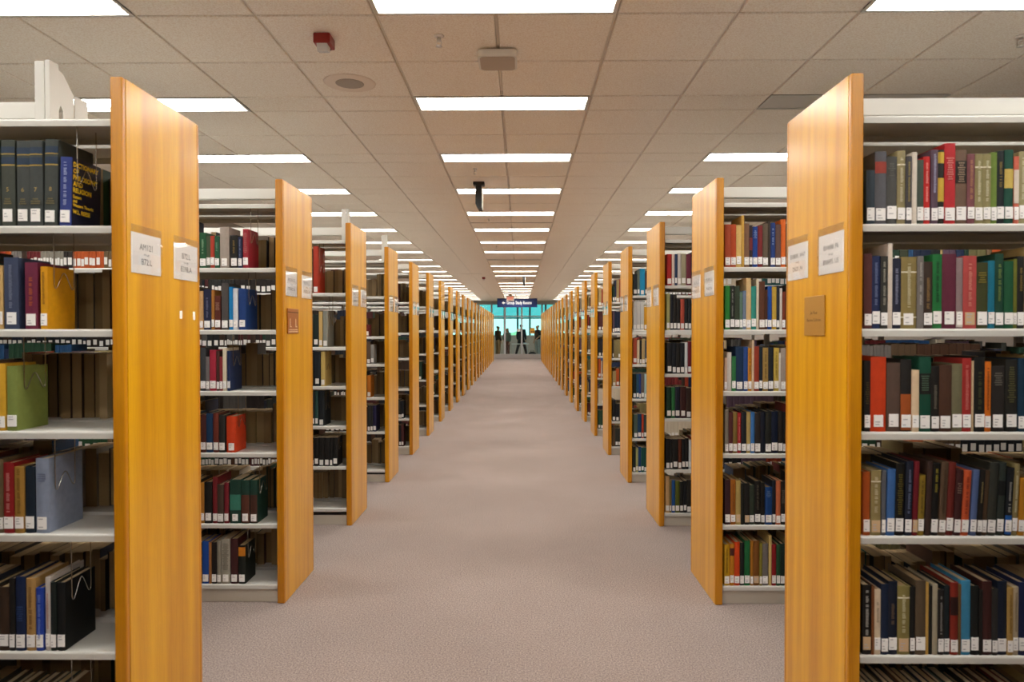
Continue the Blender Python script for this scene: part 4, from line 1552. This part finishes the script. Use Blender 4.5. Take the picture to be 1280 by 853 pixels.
    for sd in 'LR':
        n_, e_, r_ = subset(['an' + sd, 'toe' + sd], .020)
        skin_obj('shoe', n_, e_, r_, DARK_PL, root, 'an' + sd)
    hn = {'a': tuple(Vector(J['crown']) + Vector((0, .004, .016)) * sc), 'b': tuple(Vector(J['head']) + Vector((0, .03, .01)) * sc), 'c': tuple(Vector(J['jaw']) + Vector((0, .055, .02)) * sc)}
    hr = {'a': (.088 * sc, .098 * sc), 'b': (.096 * sc, .092 * sc), 'c': (.06 * sc, .045 * sc)}
    he = [('a', 'b'), ('b', 'c')]
    if long_hair:
        hn['d'] = tuple(Vector(J['upper']) + Vector((0, .085, .0)) * sc)
        hn['e'] = tuple(Vector(J['chest']) + Vector((0, .11, .0)) * sc)
        hr['c'] = (.085 * sc, .06 * sc); hr['d'] = (.10 * sc, .045 * sc); hr['e'] = (.07 * sc, .03 * sc)
        he += [('c', 'd'), ('d', 'e')]
    skin_obj('hair', hn, he, hr, cols['hair'], root, 'a')
    mb = MB()
    for sx in (-1, 1):
        h_ = Vector(J['head'])
        mb.lathe([(.001, -.009 * sc), (.009 * sc, -.004 * sc), (.011 * sc, 0), (.009 * sc, .004 * sc), (.001, .009 * sc)], (h_.x + sx * .033 * sc, h_.y - .080 * sc, h_.z + .002), 8)
    mb.build('eyes', DARK_PL, root, smooth=True)
    mb = MB()
    for sx in (-1, 1):
        h_ = Vector(J['head'])
        mb.lathe([(.004, -.03 * sc), (.016 * sc, -.01 * sc), (.018 * sc, .012 * sc), (.006, .028 * sc)], (h_.x + sx * .082 * sc, h_.y + .01, h_.z - .01), 8)
    mb.build('ears', skin, root, smooth=True)
    h_ = Vector(J['head'])
    mb = MB()
    mb.tube([(h_.x, h_.y - .078 * sc, h_.z + .010 * sc), (h_.x, h_.y - .090 * sc, h_.z - .018 * sc), (h_.x, h_.y - .098 * sc, h_.z - .034 * sc), (h_.x, h_.y - .078 * sc, h_.z - .042 * sc)], [.007 * sc, .010 * sc, .013 * sc, .009 * sc], 8)
    mb.build('nose', skin, root, smooth=True)
    mb = MB()
    mb.rbox(h_.x - .022 * sc, h_.x + .022 * sc, h_.y - .086 * sc, h_.y - .070 * sc, h_.z - .072 * sc, h_.z - .060 * sc, .003)
    mb.build('mouth', bpy.data.materials.get('lips') or plain('lips', '#8a4a40', .6), root)
    return root


SKIN = plain('skin', '#b98a6c', 0.6)
HAIR = plain('dark_hair', '#1d1512', 0.6)
DARK_TOP = plain('dark_jacket', '#22201c', 0.85)
NAVY_TOP = plain('navy_jacket', '#161d28', 0.85)
GREY_TOP = plain('patterned_grey_top', '#5c6e66', 0.85, noise=.5, nscale=25)
KHAKI = plain('khaki_trousers', '#8d6a4a', 0.85)
MAROON = plain('maroon_skirt_cloth', '#5a2c24', 0.85)
BLACKC = plain('black_cloth', '#141414', 0.85)
PALE_TR = plain('pale_grey_trousers', '#9aa09e', 0.85)
person((-1.20, FAR + .75, 0), math.radians(125), 1.80, SKIN, {'top': DARK_TOP, 'legs': KHAKI, 'hair': HAIR}, 'person in dark jacket and tan trousers behind glass, beside the left frame',
       {'elR': (.24, .0, 1.15), 'wrR': (.16, -.17, 1.10), 'paR': (.14, -.23, 1.11)})
person((-.70, FAR + .9, 0), math.radians(-35), 1.68, SKIN, {'top': GREY_TOP, 'legs': MAROON, 'hair': HAIR}, 'long-haired person in patterned grey top standing at the table end behind glass',
       {'elL': (-.25, -.02, 1.14), 'wrL': (-.12, -.16, 1.02), 'paL': (-.07, -.2, 1.0)}, long_hair=True)
person((.10, FAR + 1.75, 0), math.radians(165), 1.90, SKIN, {'top': NAVY_TOP, 'legs': BLACKC, 'hair': HAIR}, 'person in navy jacket with legs apart behind the white table',
       {'knL': (-.2, -.01, .50), 'anL': (-.30, .03, .09), 'toeL': (-.32, -.11, .035), 'knR': (.2, -.01, .50), 'anR': (.30, .03, .09), 'toeR': (.32, -.11, .035)})
person((1.00, FAR + .8, 0), math.radians(-55), 1.84, SKIN, {'top': NAVY_TOP, 'legs': PALE_TR, 'hair': HAIR}, 'person in dark shirt and pale trousers behind glass, near the right frame',
       {'elR': (.21, -.02, 1.16), 'wrR': (.20, -.20, 1.02), 'paR': (.19, -.26, .98)}, long_sleeve=False)

# table, notices and bag in the study room
root = empty('study_table', (.02, FAR + 1.15, 0))
tag(root, 'white topped folding table with thin metal legs in study room', 'table')
mb = MB(); mb.rbox(-.47, .50, -.3, .3, .755, .785, .006); mb.build('tabletop', WHITE, root)
for sx in (-.40, .42):
    for sy in (-.24, .24):
        mb = MB(); mb.tube([(sx, sy, .754), (sx * 1.02, sy, .02)], .014, 10); mb.build('leg', PALE_ALU, root, smooth=True)
    mb = MB(); mb.tube([(sx, -.24, .3), (sx, .24, .3)], .010, 8); mb.build('crossbar', PALE_ALU, root, smooth=True)
mb = MB(); mb.rbox(-.09, .09, -.06, .06, 0, .05, .008)
o = mb.build('tissue_box', plain('pale_blue_box', '#c4d2e0', .6)); o.location = (.30, FAR + 1.1, .7856)
tag(o, 'pale box lying on the white study table', 'box')

root = empty('backpack', (.70, FAR + .55, 0))
tag(root, 'dark backpack on the floor behind the glass, right side', 'bag')
bm = bmesh.new(); bmesh.ops.create_icosphere(bm, subdivisions=3, radius=1)
for v in bm.verts:
    v.co = Vector((v.co.x * .24, v.co.y * .16, max(-.8, v.co.z) * .2 + .165))
mb = MB(); mb.addbm(bm); mb.build('bag_body', BLACKC, root, smooth=True)
mb = MB(); mb.rbox(-.13, .13, -.19, -.15, .05, .2, .015); mb.build('pocket', plain('dark_pocket', '#241c1a', .8), root)
mb = MB(); mb.tube([(-.1, 0, .35), (-.08, 0, .42), (.08, 0, .42), (.1, 0, .35)], .012, 8); mb.build('strap', BLACKC, root, smooth=True)

root = empty('glass_notice', (.70, FAR - .006, 1.51))
tag(root, 'orange-yellow notice with dark marks stuck on the glass', 'notice')
mb = MB(); mb.rbox(-.12, .12, -.002, 0, -.15, .15, .0008); mb.build('sheet', plain('orange_notice', '#e8a51c', .6), root)
mb = MB(); mb.box(-.08, -.01, -.003, -.002, -.1, -.02); mb.box(.02, .08, -.003, -.002, -.1, -.02); mb.build('print', plain('notice_print', '#7a4a1c', .7), root)
root = empty('glass_notice', (-.05, FAR - .006, 1.54))
tag(root, 'small white notice stuck on the glass left of the door frame', 'notice')
mb = MB(); mb.rbox(-.09, .09, -.002, 0, -.07, .07, .0008); mb.build('sheet', PAPER, root)
mb = MB(); mb.box(-.05, .05, -.003, -.002, -.02, -.01); mb.box(-.05, .04, -.003, -.002, .01, .02); mb.build('print', INK, root)

# ------------------------------------------------------------------ world, camera, colour
w = bpy.data.worlds.new('outdoor_sky')
scene.world = w
w.use_nodes = True
bg = w.node_tree.nodes['Background']
bg.inputs['Color'].default_value = (0.86, 0.95, 1.0, 1)
bg.inputs['Strength'].default_value = 2.3

cd = bpy.data.cameras.new('camera')
cam = bpy.data.objects.new('camera', cd)
COL.objects.link(cam)
right, fwd, upv = M[0], M[1], M[2]
mw = Matrix(((right[0], upv[0], -fwd[0], 0), (right[1], upv[1], -fwd[1], 0), (right[2], upv[2], -fwd[2], CAM_H), (0, 0, 0, 1)))
cam.matrix_world = mw
cd.sensor_fit = 'HORIZONTAL'
cd.sensor_width = 36
cd.lens = F_PX / 1280 * 36
cd.clip_end = 300
cd.clip_start = 0.05
cd.dof.use_dof = True
cd.dof.focus_distance = 8.0
cd.dof.aperture_fstop = 4.5
scene.camera = cam

vs = scene.view_settings
scene.display_settings.display_device = 'sRGB'
vs.view_transform = 'Standard'
vs.look = 'None'
vs.exposure = 0.0
vs.gamma = 1.0
vs.use_curve_mapping = False
cyc = scene.cycles
cyc.use_denoising = True
cyc.max_bounces = 8
cyc.diffuse_bounces = 5
cyc.glossy_bounces = 4
cyc.transparent_max_bounces = 16
cyc.sample_clamp_indirect = 8
print('individual books:', n_ind, 'mass books verts:', len(MASS.v))
